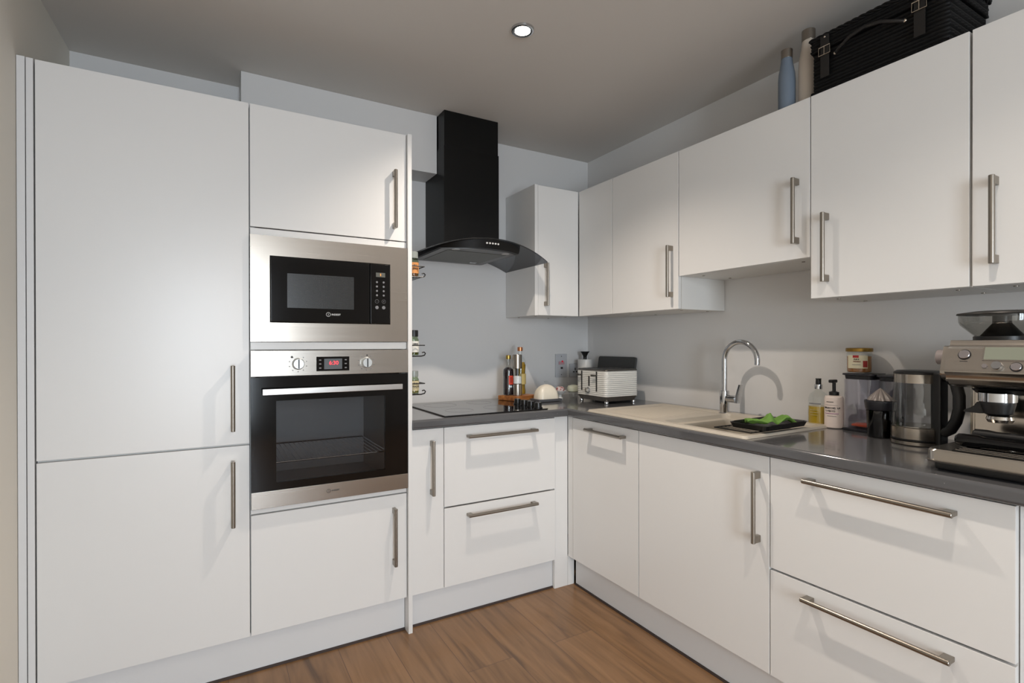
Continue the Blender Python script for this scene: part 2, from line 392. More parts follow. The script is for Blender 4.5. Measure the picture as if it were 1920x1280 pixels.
# upper units
def upper(label, name, u0, u1, z0, face, hd, x_extra=0):
    if face == 'A': loc = ((u0+u1)/2, -.15, z0)
    else: loc = (-.15, (u0+u1)/2, z0)
    t = thing(name, label, 'cabinet', loc, world=True, group=None)
    carcass(t, u0, u1, z0+.001, WTOP-.001, face, UF)
    door(t, u0, u1, z0, WTOP, face, UF, hd=hd)
    for q in (.12, .88):
        for d_ in (.06, .24):
            uu = u0+(u1-u0)*q; b = B()
            if face == 'A': b.cyl((uu, -d_, z0+.001), (uu, -d_, z0-.0015), .006, seg=12)
            else: b.cyl((-d_, uu, z0+.001), (-d_, uu, z0-.0015), .006, seg=12)
            b.build('cam_fixing', STEELH, t)
    return t
upper('white wall cabinet beside the extractor hood with its side facing the hob', 'wall_cabinet', -.600, -.322, WB, 'A', ('v', -.556, 1.558, .237))
tag(B().box(-.6225, -.6015, -.323, -.003, WB, WTOP, .0008).build('end_panel', DOORM), 'white side panel of the wall cabinets facing the extractor hood', 'panel')
t = thing('corner_wall_cabinet', 'white corner wall cabinet with a plain handleless front', 'cabinet', (-.15, -.45, WB), world=True)
carcass(t, -.609, -.3225, WB+.001, WTOP-.001, 'B', UF); door(t, -.609, -.3225, WB, WTOP, 'B', UF)
upper('white wall cabinet above the toaster and drainer', 'wall_cabinet', -1.060, -.610, WB, 'B', ('v', -1.022, 1.562, .237))
upper('shorter white wall cabinet above the tap, its base higher than the rest', 'wall_cabinet', -1.660, -1.061, 1.535, 'B', ('v', -1.615, 1.707, .237))
upper('white wall cabinet above the kettle and clear canisters', 'wall_cabinet', -2.109, -1.661, WB, 'B', ('v', -1.720, 1.560, .237))
upper('white wall cabinet at the far right above the coffee machine', 'wall_cabinet', -2.70, -2.113, WB, 'B', ('v', -2.166, 1.562, .237))

# ------------------------------------------------------------------ worktop
Z0, Z1 = .8665, .905
xs = [-1.4225, -.615, -.552, -.128, -.003]; ys = [-2.93, -1.585, -1.150, -.615, -.003]
bm = bmesh.new(); vv = {}
def gv(i, j):
    if (i, j) not in vv: vv[(i, j)] = bm.verts.new((xs[i], ys[j], Z1))
    return vv[(i, j)]
fs = []
for i in range(4):
    for j in range(4):
        if i == 0 and j < 3: continue
        if i == 2 and j == 1: continue
        fs.append(bm.faces.new((gv(i, j), gv(i+1, j), gv(i+1, j+1), gv(i, j+1))))
ex = bmesh.ops.extrude_face_region(bm, geom=fs)
for e in ex['geom']:
    if isinstance(e, bmesh.types.BMVert): e.co.z = Z0
bmesh.ops.recalc_face_normals(bm, faces=bm.faces)
eds = []
for e in bm.edges:
    p, q = e.verts[0].co, e.verts[1].co
    if abs(p.z-q.z) > 1e-4: continue
    if (abs(p.x+.615) < 1e-4 and abs(q.x+.615) < 1e-4 and p.y < -.61 and q.y < -.61) or \
       (abs(p.y+.615) < 1e-4 and abs(q.y+.615) < 1e-4 and p.x < -.61 and q.x < -.61): eds.append(e)
bmesh.ops.bevel(bm, geom=eds, offset=.010, segments=5, affect='EDGES', profile=.5)
wt = B(); wt.bm.free(); wt.bm = bm
tag(wt.build('worktop', WT, ang=30), 'L-shaped grey flecked laminate worktop running along both walls', 'worktop')

# ------------------------------------------------------------------ ceiling downlight
def downlight(x, y, label, grp=None):
    t = thing('downlight', label, 'light', (x, y, CEIL-.004), group=grp)
    B().lathe([(.030, .003), (.030, -.003), (.034, -.005), (.042, -.004), (.044, .0035)], seg=40).build('bezel', CHROME, t)
    B().lathe([(.029, .003), (.029, -.001), (.020, -.003), (.001, -.0035)], seg=32).build('lens', LENS, t)
LENS = mat('lit_lens', (1, .9, .75, 1), .3, emit=(1.0, .88, .72, 1), es=45)
downlight(-1.135, -1.038, 'small round recessed ceiling downlight, lit, above the hob side', )
downlight(-1.135, -2.35, 'round recessed ceiling downlight, lit, just above and right of the viewpoint')
downlight(-1.135, -3.7, 'round recessed ceiling downlight, lit, behind the viewpoint')
downlight(-1.135, -5.0, 'round recessed ceiling downlight, lit, nearest the glazed doors')
downlight(.6, -4.4, 'round recessed ceiling downlight, lit, in the living side')
#OBJ
# ------------------------------------------------------------------ microwave
t = thing('microwave', 'built-in microwave with a steel frame and black glass front, above the oven', 'microwave', (-1.742, -.35, 1.24), world=True)
X0, X1 = -2.0405, -1.4435
MX0, MX1, MZ0, MZ1 = -1.975, -1.517, 1.311, 1.561
b = B()
b.box(X0, MX0, -.603, -.592, 1.2395, 1.6345, 0); b.box(MX1, X1, -.603, -.592, 1.2395, 1.6345, 0)
b.box(MX0, MX1, -.603, -.592, 1.2395, MZ0, 0); b.box(MX0, MX1, -.603, -.592, MZ1, 1.6345, 0)
b.build('frame', STEELV, t)
B().box(-2.01, -1.47, -.570, -.10, 1.2405, 1.62).build('body', BLACKP, t)
DOTS = mat('microwave_screen_mesh', srgb(34, 35, 36), .25, coat=.3)
vd = N(DOTS, 'ShaderNodeTexVoronoi'); vd.inputs['Scale'].default_value = 260; vd.inputs['Randomness'].default_value = 0
L(DOTS, mapped(DOTS, (1, 1, 1)), vd.inputs['Vector'])
rd = ramp(DOTS, vd.outputs['Distance'], [(.25, srgb(22, 23, 24)), (.5, srgb(52, 54, 54))]); L(DOTS, rd.outputs[0], P(DOTS).inputs['Base Color'])
dr = B().box(MX0+.002, -1.603, -.607, -.590, MZ0+.002, MZ1-.002, .003, 3).build('door', BLACKG, t)
B().box(-1.915, -1.667, -.6078, -.6070, 1.368, 1.498, 0).build('window', DOTS, dr)
pn = B().box(-1.601, MX1-.002, -.607, -.590, MZ0+.002, MZ1-.002, .003, 3).build('control_panel', BLACKG, t)
PRINT = mat('pale_print', srgb(200, 200, 200), .5); PRINTG = mat('grey_print', srgb(120, 120, 122), .5); PRINTK = mat('dark_print', srgb(40, 38, 38), .5)
LCDM = mat('unlit_display', srgb(92, 94, 88), .3)
B().box(-1.578, -1.540, -.6082, -.6070, 1.505, 1.523).build('display', LCDM, pn)
AMB = mat('amber_digit', srgb(255, 150, 40), .5, emit=srgb(255, 140, 40), es=2)
text('digit', '1', .012, (-1.559, -.6084, 1.514), FACE_A, AMB, pn, bold=.0003)
for i, z in enumerate([1.484, 1.466, 1.448, 1.430]):
    for x in (-1.574, -1.546):
        B().cyl((x, -.6070, z), (x, -.6076, z), .0042, seg=16).build('button', PRINTG, pn)
for x, s_ in ((-1.574, '-'), (-1.546, '+')):
    B().tube([(x+.0075*math.cos(q*PI/12), -.6074, 1.405+.0075*math.sin(q*PI/12)) for q in range(24)], .0005, 6, True).build('button', PRINTG, pn)
    text('sign', s_, .011, (x, -.6074, 1.405), FACE_A, PRINTG, pn)
for x in (-1.574, -1.546):
    B().cyl((x, -.6070, 1.380), (x, -.6076, 1.380), .007, seg=20).build('button', PRINTG, pn)
def brand(parent, x, y, z, m, size=.0125):
    B().tube([(x+size*.62*math.cos(q*PI/14), y, z+size*.62*math.sin(q*PI/14)) for q in range(28)], size*.075, 6, True).build('emblem_ring', m, parent)
    text('emblem_letter', 'i', size*.95, (x, y, z), FACE_A, m, parent, bold=.0002)
    text('lettering', 'INDESIT', size*.78, (x+size*.95, y, z-size*.02), FACE_A, m, parent, 'LEFT', bold=.0002)
brand(dr, -1.766, -.6074, 1.346, PRINT)

# ------------------------------------------------------------------ oven
t = thing('oven', 'built-in electric oven with steel control panel and black glass door, below the microwave', 'oven', (-1.742, -.35, .62), world=True)
pnl = B().box(X0, X1, -.611, -.592, 1.110, 1.2065, .0015).build('control_panel', STEEL, t)
B().box(-2.01, -1.47, -.570, -.08, 1.1050, 1.19).build('body_top', BLACKP, t)
cav = B()
cav.box(-2.00, -1.985, -.568, -.10, .63, 1.10); cav.box(-1.505, -1.49, -.568, -.10, .63, 1.10); cav.box(-1.985, -1.505, -.115, -.10, .63, 1.10)
cav.box(-1.985, -1.505, -.568, -.115, .63, .645); cav.box(-1.985, -1.505, -.568, -.115, 1.085, 1.10)
ENAM = mat('grey_oven_enamel', srgb(150, 150, 152), .35)
cav.build('cavity', ENAM, t)
sh = B(); z = .775
for x in (-1.975, -1.515): sh.cyl((x, -.55, z), (x, -.13, z), .003, seg=8)
for y in (-.55, -.13): sh.cyl((-1.975, y, z), (-1.515, y, z), .003, seg=8)
for i in range(22): sh.cyl((-1.955+i*.02, -.55, z), (-1.955+i*.02, -.13, z), .0018, seg=6)
sh.build('wire_shelf', CHROME, t)
DZ0, DZ1 = .6845, 1.1065
od = B()
od.box(X0+.001, -1.955, -.609, -.592, DZ0, DZ1); od.box(-1.541, X1-.001, -.609, -.592, DZ0, DZ1)
od.box(-1.955, -1.541, -.609, -.592, DZ0, .712); od.box(-1.955, -1.541, -.609, -.592, 1.018, DZ1)
od = od.build('door', BLACKG, t)
OGL = glass('smoked_oven_glass', (.80, .80, .80, 1), .02)
B().box(-1.955, -1.541, -.6086, -.604, .712, 1.018).build('window', OGL, od)
kick = B().box(X0+.001, X1-.001, -.610, -.592, .6215, .684, .001).build('lower_trim', STEEL, od)
b = B(); b.box(-2.004, -1.480, -.652, -.640, 1.044, 1.066, .0015)
for x in (-1.985, -1.50): b.box(x-.007, x+.007, -.641, -.6092, 1.049, 1.061)
b.build('handle', mat('satin_steel_bar', srgb(205, 203, 200), .3, 1), od)
brand(kick, -1.767, -.6104, .655, PRINTK, .011)
KNOB = mat('pale_satin_metal', srgb(214, 218, 218), .3, .7)
for x in (-1.878, -1.619):
    k = B().lathe([(.0225, 0), (.0225, .003), (.0205, .005), (.0195, .019), (.018, .021), (0, .021)], (x, -.6112, 1.155), 32, Matrix.Rotation(PI/2, 3, 'X')).build('knob', KNOB, pnl)
    B().box(x-.0022, x+.0022, -.6345, -.6324, 1.138, 1.172).build('pointer', PRINTK, k)
    for q in range(10):
        if q == 0: continue
        an = PI/2+q*2*PI/10
        B().box(x+.032*math.cos(an)-.002, x+.032*math.cos(an)+.002, -.6116, -.6111, 1.155+.030*math.sin(an)-.0014, 1.155+.030*math.sin(an)+.0014).build('dial_mark', PRINTG, pnl)
    B().cyl((x-.022 if x < -1.8 else x+.003, -.6111, 1.155+(.026 if x < -1.8 else .030)), (x-.022 if x < -1.8 else x+.003, -.6117, 1.155+(.026 if x < -1.8 else .030)), .0042 if x < -1.8 else .003, seg=16).build('dial_mark', PRINTK, pnl)
ds = B().box(-1.812, -1.687, -.6125, -.6112, 1.125, 1.181, .0005).build('display', BLACKG, pnl)
B().box(-1.783, -1.715, -.6130, -.6125, 1.132, 1.173).build('screen', mat('grey_display', srgb(84, 88, 92), .3), ds)
RED = mat('red_digits', srgb(255, 70, 80), .5, emit=srgb(255, 60, 75), es=1.1)
text('digits', '6:30', .021, (-1.747, -.6134, 1.156), FACE_A, RED, ds, bold=.0002)
for x in (-1.798, -1.701):
    for z in (1.168, 1.153, 1.137): B().box(x-.004, x+.004, -.6130, -.6126, z-.0022, z+.0022).build('button', PRINTG, ds)

# ------------------------------------------------------------------ hob
t = thing('induction_hob', 'black glass hob with four control knobs set in the worktop', 'hob', (-.99, -.33, Z1), world=True)
HOBG = mat('black_ceramic_glass', srgb(11, 11, 13), .05, coat=.3)
g = B().box(-1.266, -.7165, -.590, -.068, Z1+.0004, Z1+.006, .002, 2).build('glass_top', HOBG, t)
RING = mat('zone_marking', srgb(26, 26, 28), .4)
for x, y, r in ((-1.13, -.20, .085), (-1.13, -.44, .068), (-.90, -.19, .068), (-.90, -.43, .085)):
    B().tube([(x+r*math.cos(q*PI/24), y+r*math.sin(q*PI/24), Z1+.0060) for q in range(48)], .0003, 5, True).build('cooking_zone', RING, g)
for i in range(4):
    y = -.362-.066*i
    k = B().lathe([(.023, 0), (.023, .004), (.0185, .006), (.0175, .026), (.016, .028), (0, .028)], (-.757, y, Z1+.0064), 28).build('knob', BLACKM, t)
    B().box(-.7585, -.7555, y-.018, y+.018, Z1+.0345, Z1+.0357, 0).build('pointer', mat('knob_mark', srgb(120, 120, 125), .3) if i == 0 else bpy.data.materials['knob_mark'], k)

# ------------------------------------------------------------------ extractor hood
t = thing('extractor_hood', 'black chimney extractor hood with a curved smoked glass canopy over the hob', 'extractor hood', (-.976, -.25, 1.69), world=True)
HB = mat('black_hood_enamel', srgb(9, 9, 9), .4, spec=.25)
up_ = B().box(-1.130, -.8175, -.262, -.004, 2.243, CEIL-.001, .002).build('upper_chimney', HB, t)
B().box(-1.133, -.8145, -.265, -.004, 1.738, 2.2425, .002).build('lower_chimney', HB, t)
def gz(x):                                   # canopy arc: apex 1.742, tips 1.662
    R = .82; return 1.742-(R-math.sqrt(max(R*R-(x+.976)**2, 0)))
def gy(x): return -.505+.055*((x+.976)/.352)**2
n = 32; top, bot = [], []
rings = []
for i in range(n+1):
    x = -1.328+.7035*i/n; z = gz(x); yf = gy(x)
    rings.append([(x, -.004, z), (x, yf, z), (x, yf, z-.006), (x, -.004, z-.006)])
SMOKE = glass('smoked_canopy_glass', (.30, .31, .33, 1), .05, .03)
B().loft(rings).build('glass_canopy', SMOKE, t, ang=50)
# glossy black body under the canopy, bowed front, following the arc down to a flat base
rings = []
for i in range(25):
    x = -1.215+.425*i/24+.001; u_ = (x+.9875)/.2125
    yf = -.505+.075*u_*u_; z = gz(x)-.0065
    z = max(z, 1.6925)
    rings.append([(x, -.006, z), (x, yf, z), (x, yf+.012, 1.691), (x, -.006, 1.691)])
body = B().loft(rings).build('body', HB, t)
GREYP = mat('grey_hood_base', srgb(112, 112, 112), .4, .5)
bs = B().prism([(-1.205, -.012), (-1.205, -.40), (-1.10, -.455), (-.99, -.47), (-.87, -.455), (-.80, -.41), (-.80, -.012)], 'z', 1.6885, 1.6908).build('base_plate', GREYP, t)
FILT = mat('aluminium_filter', srgb(96, 96, 92), .45, .7)
wv = N(FILT, 'ShaderNodeTexChecker'); wv.inputs['Scale'].default_value = 180; L(FILT, mapped(FILT, (1, 1, 1)), wv.inputs['Vector'])
wv.inputs[1].default_value = srgb(82, 82, 78); wv.inputs[2].default_value = srgb(112, 112, 106); L(FILT, wv.outputs[0], P(FILT).inputs['Base Color'])
B().box(-1.165, -.84, -.385, -.05, 1.6868, 1.6884, .0006).build('filter', FILT, bs)
B().box(-.905, -.865, -.10, -.075, 1.6850, 1.6867, .0004).build('filter_latch', CHROME, bs)
for x in (-1.135, -.86): B().cyl((x, -.415, 1.6884), (x, -.415, 1.6870), .020, seg=24).build('lamp_lens', mat('frosted_lens', srgb(190, 190, 190), .4) if x < -1 else bpy.data.materials['frosted_lens'], bs)
for i in range(5):
    x = -1.012+i*.0155; yf = -.505+.075*((x+.9875)/.2125)**2
    B().cyl((x, yf+.003, 1.715), (x, yf-.003, 1.715), .0042, seg=16).build('button', mat('silver_button', srgb(225, 225, 225), .3, .5) if i == 0 else bpy.data.materials['silver_button'], body)

# ------------------------------------------------------------------ spice racks on the end panel
LABELS = mat('buff_label', srgb(205, 190, 150), .6); LABELO = mat('orange_label', srgb(205, 140, 80), .6); LABELW = mat('white_label', srgb(222, 220, 212), .6)
CLEAR = glass('clear_glass', (.93, .95, .95, 1), .04); GREENG = glass('greenish_glass', (.62, .70, .55, 1), .04)
def rack(z, lab):
    t = thing('spice_rack', lab, 'spice rack', (-1.4235, -.37, z), group=None, world=False)
    o = B()
    o.tube([(.001, -.155, .048), (.086, -.155, .048), (.086, .155, .048), (.001, .155, .048)], .0026, 8); o.build('rail', BLACKM, t)
    o = B(); o.tube([(.001, -.155, 0), (.070, -.155, 0), (.086, -.155, .004), (.090, -.155, .012), (.084, -.155, .018), (.074, -.155, .016)], .0028, 8); o.build('scroll', BLACKM, t)
    o = B(); o.tube([(.001, .155, 0), (.070, .155, 0), (.086, .155, .004), (.090, .155, .012), (.084, .155, .018), (.074, .155, .016)], .0028, 8); o.build('scroll', BLACKM, t)
    for i in range(5): B().tube([(.014+.014*i, -.155, -.001), (.014+.014*i, .155, -.001)], .0018, 6).build('base_wire', BLACKM, t)
    B().box(.0, .0025, -.16, .16, -.004, .052, .0006).build('back_plate', BLACKM, t)
rack(1.527, 'small black wire spice rack on the end panel, topmost of three')
rack(1.176, 'small black wire spice rack on the end panel, middle of three')
rack(1.006, 'small black wire spice rack on the end panel, lowest of three, just above the worktop')
def jar(x, y, z, h, r, capm, lm, fill, lab, txt):
    t = thing('spice_jar', lab, 'jar', (x, y, z+.001), group='spice jars in the wire racks')
    B().lathe([(r-.002, 0), (r, .003), (r, h*.62), (r*.8, h*.70), (r*.8, h*.74)], seg=24).build('glass_body', GREENG, t)
    B().lathe([(r-.004, .003), (r-.003, .005), (r-.003, h*.55), (0, h*.56)], seg=20).build('contents', fill, t)
    B().lathe([(r*.86, h*.74), (r*.9, h*.76), (r*.9, h-.002), (r*.85, h)], seg=24).build('cap', capm, t)
    l = B().lathe([(r+.0004, h*.12), (r+.0007, h*.12), (r+.0007, h*.56), (r+.0004, h*.56)], seg=32, cap=False).build('label', lm, t)
    an = math.radians(-115)
    for k, s_ in enumerate(txt):
        bmx = Matrix.Translation((0, 0, 0)) @ FACE_A
        text('lettering', s_, .0105, (.0, -r-.0012, h*(.44-.13*k)), FACE_A, PRINTK, l, bold=.0003)
SP1 = mat('orange_spice', srgb(160, 90, 40), .8); SP2 = mat('dried_herb', srgb(120, 110, 50), .8); SP3 = mat('pale_spice', srgb(180, 150, 90), .8)
GREYCAP = mat('clear_grey_cap', srgb(140, 146, 142), .2)
jar(-1.3775, -.495, 1.530, .110, .0225, GREYCAP, LABELO, SP1, 'spice jar with an orange label in the topmost wire rack', ['ALL', 'SPICE'])
jar(-1.3775, -.495, 1.179, .112, .0225, BLACKP, LABELW, SP2, 'dark-capped herb jar with a white label in the middle wire rack', ['HERB'])
jar(-1.3775, -.495, 1.009, .100, .0225, GREYCAP, LABELS, SP3, 'spice jar with a buff label in the lowest wire rack', ['THE', 'TRADE'])

# ------------------------------------------------------------------ board and bottles by the hob
WOOD = mat('warm_acacia', srgb(168, 104, 48), .45)
nw = N(WOOD, 'ShaderNodeTexNoise'); nw.inputs['Scale'].default_value = 1; nw.inputs['Detail'].default_value = 5; L(WOOD, mapped(WOOD, (6, 60, 40)), nw.inputs['Vector'])
L(WOOD, ramp(WOOD, nw.outputs['Fac'], [(.3, srgb(120, 66, 28)), (.7, srgb(190, 124, 62))]).outputs[0], P(WOOD).inputs['Base Color'])
tag(B().box(-.09, .09, -.07, .07, 0, .026, .003).build('wooden_board', WOOD), 'small thick wooden board standing under the bottles beside the hob', 'board')
o = bpy.data.objects['wooden_board']; o.location = (-.639, -.163, Z1+.0068); o.rotation_euler = (0, 0, math.radians(20))
BZ = Z1+.0335
def bottle(name, lab, loc, prof, m, inner=None, inm=None, cap=None, capm=None, cat='bottle'):
    t = thing(name, lab, cat, loc)
    B().lathe(prof, seg=32).build('body', m, t)
    if inner: B().lathe(inner, seg=28).build('contents', inm, t)
    if cap: B().lathe(cap, seg=28).build('cap', capm, t)
    return t
GOLD = mat('gold_cap', srgb(176, 150, 80), .3, .9); COPPER = mat('copper_cap', srgb(196, 130, 90), .3, .9)
DARKL = mat('dark_sauce', srgb(26, 10, 16), .12, coat=.6); OIL = mat('golden_oil', srgb(150, 116, 18), .12, coat=.5)
t = bottle('sauce_bottle', 'dark sauce bottle with gold cap and red label on the wooden board', (-.692, -.150, BZ),
    [(.029, 0), (.031, .003), (.031, .135), (.028, .150), (.015, .163), (.0125, .172), (.0125, .206)], CLEAR,
    [(.028, .003), (.0295, .005), (.0295, .133), (.027, .147), (.013, .158), (0, .159)], DARKL,
    [(.0135, .205), (.0145, .207), (.0145, .224), (.013, .227), (0, .227)], GOLD)
LR = mat('red_label', srgb(200, 60, 34), .5)
def patch(name, r, z0, z1, a0, a1, m, parent, n_=10):
    rings = [[((r+dr)*math.cos(a0+(a1-a0)*i/n_), (r+dr)*math.sin(a0+(a1-a0)*i/n_), z) for dr, z in ((0, z0), (.0006, z0), (.0006, z1), (0, z1))] for i in range(n_+1)]
    return B().loft(rings).build(name, m, parent, ang=60)
R_ = math.radians
l = patch('label', .0312, .062, .112, R_(-115), R_(-68), LR, t)
patch('label', .0312, .045, .056, R_(-112), R_(-80), mat('pale_blue_label', srgb(190, 205, 215), .5), t)
patch('print', .0320, .072, .104, R_(-98), R_(-86), mat('dark_red_print', srgb(120, 20, 16), .5), l, 4)
t = thing('salt_grinder', 'tall steel and clear salt grinder between the two bottles on the board', 'grinder', (-.658, -.193, BZ))
B().lathe([(.026, 0), (.0265, .002), (.0265, .064), (.024, .066), (0, .066)], seg=32).build('base', STEELV, t)
B().lathe([(.0245, .0665), (.0255, .068), (.0255, .152)], seg=32).build('chamber', CLEAR, t)
B().lathe([(.0235, .068), (.0235, .105), (.015, .110), (0, .111)], seg=28).build('salt', mat('white_salt', srgb(225, 225, 225), .8), t)
B().cyl((0, 0, .112), (0, 0, .151), .008, seg=16).build('spindle', BLACKP, t)
B().lathe([(.0258, .1525), (.0265, .1535), (.0265, .228), (.025, .231), (0, .232)], seg=32).build('cap', STEELV, t)
bottle('oil_bottle', 'golden oil bottle with a copper cap behind the salt grinder', (-.614, -.150, BZ),
    [(.030, 0), (.033, .003), (.034, .02), (.031, .04), (.031, .12), (.034, .17), (.031, .195), (.016, .222), (.0135, .230), (.0135, .252)], CLEAR,
    [(.029, .003), (.031, .005), (.032, .02), (.029, .04), (.029, .12), (.032, .168), (.026, .187), (0, .188)], OIL,
    [(.0145, .250), (.0155, .252), (.0155, .270), (.014, .273), (0, .273)], COPPER)
patch('label', .0335, .06, .12, R_(-130), R_(-30), mat('cream_label', srgb(190, 170, 110), .5), bpy.data.objects['oil_bottle'])
# ------------------------------------------------------------------ butter dish
t = thing('butter_dish', 'cream domed dish with a small clear knob on a dark slate plate', 'dish', (-.518, -.276, Z1+.0012), R_(0))
B().box(-.078, .078, -.048, .048, 0, .015, .003).build('plate', mat('dark_slate', srgb(78, 80, 84), .5), t)
rings = []
for i in range(11):
    q = i/10; s_ = math.sqrt(max(1-(q*.995)**2, 0)); z = .0155+.080*q
    rings.append([(p[0], p[1], z) for p in rrect(0, 0, .134*s_+.004, .088*s_+.004, (.030*s_+.0015), 5)])
B().loft(rings).build('dome', CREAM, t, ang=60)
B().lathe([(.004, .097), (.004, .102), (.011, .106), (.013, .110), (.010, .114), (0, .115)], seg=20).build('knob', CLEAR, t)
# ------------------------------------------------------------------ bowl of small things by the socket
t = thing('footed_bowl', 'small pale footed bowl left of the toaster, holding a red and white pot', 'bowl', (-.362, -.192, Z1+.0012))
B().lathe([(.018, 0), (.018, .003), (.010, .008), (.009, .020), (.016, .026), (.032, .036), (.038, .046), (.036, .046), (.030, .039), (.014, .029), (0, .028)], seg=32).build('bowl', WHITEC, t)
REDP = mat('red_patterned_china', srgb(160, 60, 56), .4)
vr = N(REDP, 'ShaderNodeTexVoronoi'); vr.inputs['Scale'].default_value = 70; L(REDP, mapped(REDP, (1, 1, 1)), vr.inputs['Vector'])
L(REDP, ramp(REDP, vr.outputs['Distance'], [(.3, srgb(150, 44, 40)), (.55, srgb(215, 200, 196))]).outputs[0], P(REDP).inputs['Base Color'])
tag(B().lathe([(.012, 0), (.022, .008), (.027, .022), (.024, .034), (.014, .040), (0, .041)], seg=24).build('patterned_pot', REDP), 'small red and white patterned pot sitting in the footed bowl', 'pot').location = (-.362, -.192, Z1+.0312)
t = thing('lidded_tumbler', 'pale lidded tumbler beside the toaster, under the wall socket', 'jar', (-.278, -.212, Z1+.0012))
B().lathe([(.022, 0), (.024, .003), (.028, .034), (.030, .036)], seg=28).build('cup', CLEAR, t)
B().lathe([(.030, .0365), (.037, .042), (.038, .060), (.033, .072), (.012, .078), (0, .079)], seg=28).build('lid', mat('pale_green_white', srgb(190, 192, 172), .5), t)

# ------------------------------------------------------------------ switch and socket
SW = mat('satin_grey_plate', srgb(186, 188, 192), .4)
t = thing('cooker_switch', 'upright grey cooker switch plate with a red indicator above the butter dish', 'switch', (-.221, -.003, 1.091), world=True)
B().box(-.2655, -.1765, -.009, -.0006, 1.018, 1.165, .002).build('plate', SW, t)
B().box(-.243, -.199, -.0125, -.0092, 1.098, 1.118, .001).build('rocker', mat('pink_rocker', srgb(188, 150, 156), .4), t)
B().cyl((-.216, -.0127, 1.118), (-.216, -.0140, 1.118), .006, seg=16).build('indicator', mat('red_indicator', srgb(190, 30, 50), .4, emit=srgb(220, 30, 60), es=.25), t)
B().box(-.227, -.210, -.0110, -.0092, 1.070, 1.082, .0006).build('symbol', PRINTK, t)
for z in (1.150, 1.033): B().cyl((-.221, -.0090, z), (-.221, -.0102, z), .003, seg=12).build('screw', PRINTK, t)
t = thing('wall_socket', 'grey double wall socket partly hidden behind the toaster', 'socket', (-.081, -.003, 1.058), world=True)
B().box(-.154, -.008, -.009, -.0006, 1.015, 1.101, .002).build('plate', SW, t)
for cx in (-.112, -.048):
    for dx, dz, w_, h_ in ((0, .012, .0035, .008), (-.011, -.006, .006, .0035), (.011, -.006, .006, .0035)):
        B().box(cx+dx-w_, cx+dx+w_, -.0096, -.0091, 1.055+dz-h_, 1.055+dz+h_).build('pin_hole', BLACKP, t)

# ------------------------------------------------------------------ toaster
t = thing('toaster', 'white ribbed four-slice toaster with steel trim in the worktop corner', 'toaster', (-.218, -.446, Z1+.0012), R_(0))
TW, TD = .236, .262
rings = []
nz = 13
for i in range(nz*4+1):
    z = .038+.137*i/(nz*4); ph = (i % 4)
    off = (0, .0004, .0019, .0004)[ph]
    rings.append([(p[0], p[1], z) for p in rrect(0, 0, TW-2*off, TD-2*off, .022, 6)])
TOW = mat('white_toaster_plastic', srgb(214, 212, 206), .3, coat=.2)
bd = B().loft(rings).build('body', TOW, t, ang=50)
bb_ = B(); bb_.loft([[(p[0], p[1], z) for p in rrect(0, 0, TW-d_, TD-d_, .020, 6)] for z, d_ in ((.012, .026), (.0375, .004))])
bb_.build('base_band', STEEL, t)
DKS = mat('dark_steel_top', srgb(96, 94, 90), .3, .8)
tp = B().loft([[(p[0], p[1], z) for p in rrect(0, 0, TW-d_, TD-d_, .020, 6)] for z, d_ in ((.1755, .002), (.183, .006), (.185, .014))]).build('top_plate', DKS, t)
for yy in (-.088, -.040, .040, .088): B().box(-.095, .085, yy-.011, yy+.011, .1852, .1862, .0003).build('bread_slot', BLACKP, tp)
for sx in (-1, 1):
    for sy in (-1, 1): B().lathe([(.011, 0), (.012, .003), (.010, .0118)], (sx*(TW/2-.022), sy*(TD/2-.022), 0), 20).build('foot', CHROME, t)
fx = -TW/2
for yy in (.078, -.052):
    B().box(fx-.0012, fx+.0006, yy-.005, yy+.005, .062, .172, .0005).build('lever_slot', BLACKP, bd)
    l = B(); l.cyl((fx-.001, yy, .150), (fx-.016, yy, .150), .0045, seg=14); l.box(fx-.024, fx-.012, yy-.014+.010, yy+.014+.010, .145, .156, .003); l.build('lever', DKS, t)
B().box(fx-.0012, fx+.0006, .013-.0055, .013+.0055, .088, .145, .0005).build('indicator_strip', BLACKP, bd)
B().lathe([(.017, 0), (.017, .003), (.014, .004), (.013, .014), (0, .015)], (fx-.0004, .020, .066), 28, Matrix.Rotation(-PI/2, 3, 'Y')).build('browning_knob', CHROME, t)

# canister with black flared stopper, slate board
t = thing('canister', 'plain white round canister in the corner behind the toaster', 'canister', (-.095, -.090, Z1+.0012))
B().lathe([(.044, 0), (.046, .003), (.046, .222), (.044, .225), (0, .225)], seg=40).build('body', WHITEC, t)
tag(B().lathe([(.013, 0), (.011, .004), (.012, .018), (.019, .034), (.028, .046), (.028, .049), (0, .049)], seg=28).build('coffee_funnel', BLACKP), 'small black flared funnel standing on the white canister', 'funnel').location = (-.095, -.090, Z1+.2275)
bo = B().prism([(p[0], p[1]) for p in rrect(0, .1225, .33, .245, .012, 4)], 'x', -.008, .008, .001)
tag(bo.build('slate_board', mat('dark_grey_board', srgb(62, 63, 62), .6)), 'dark grey rectangular board leaning on the wall behind the toaster', 'board')
o = bpy.data.objects['slate_board']; o.location = (-.052, -.303, Z1+.0035); o.rotation_euler = (0, R_(9), 0)

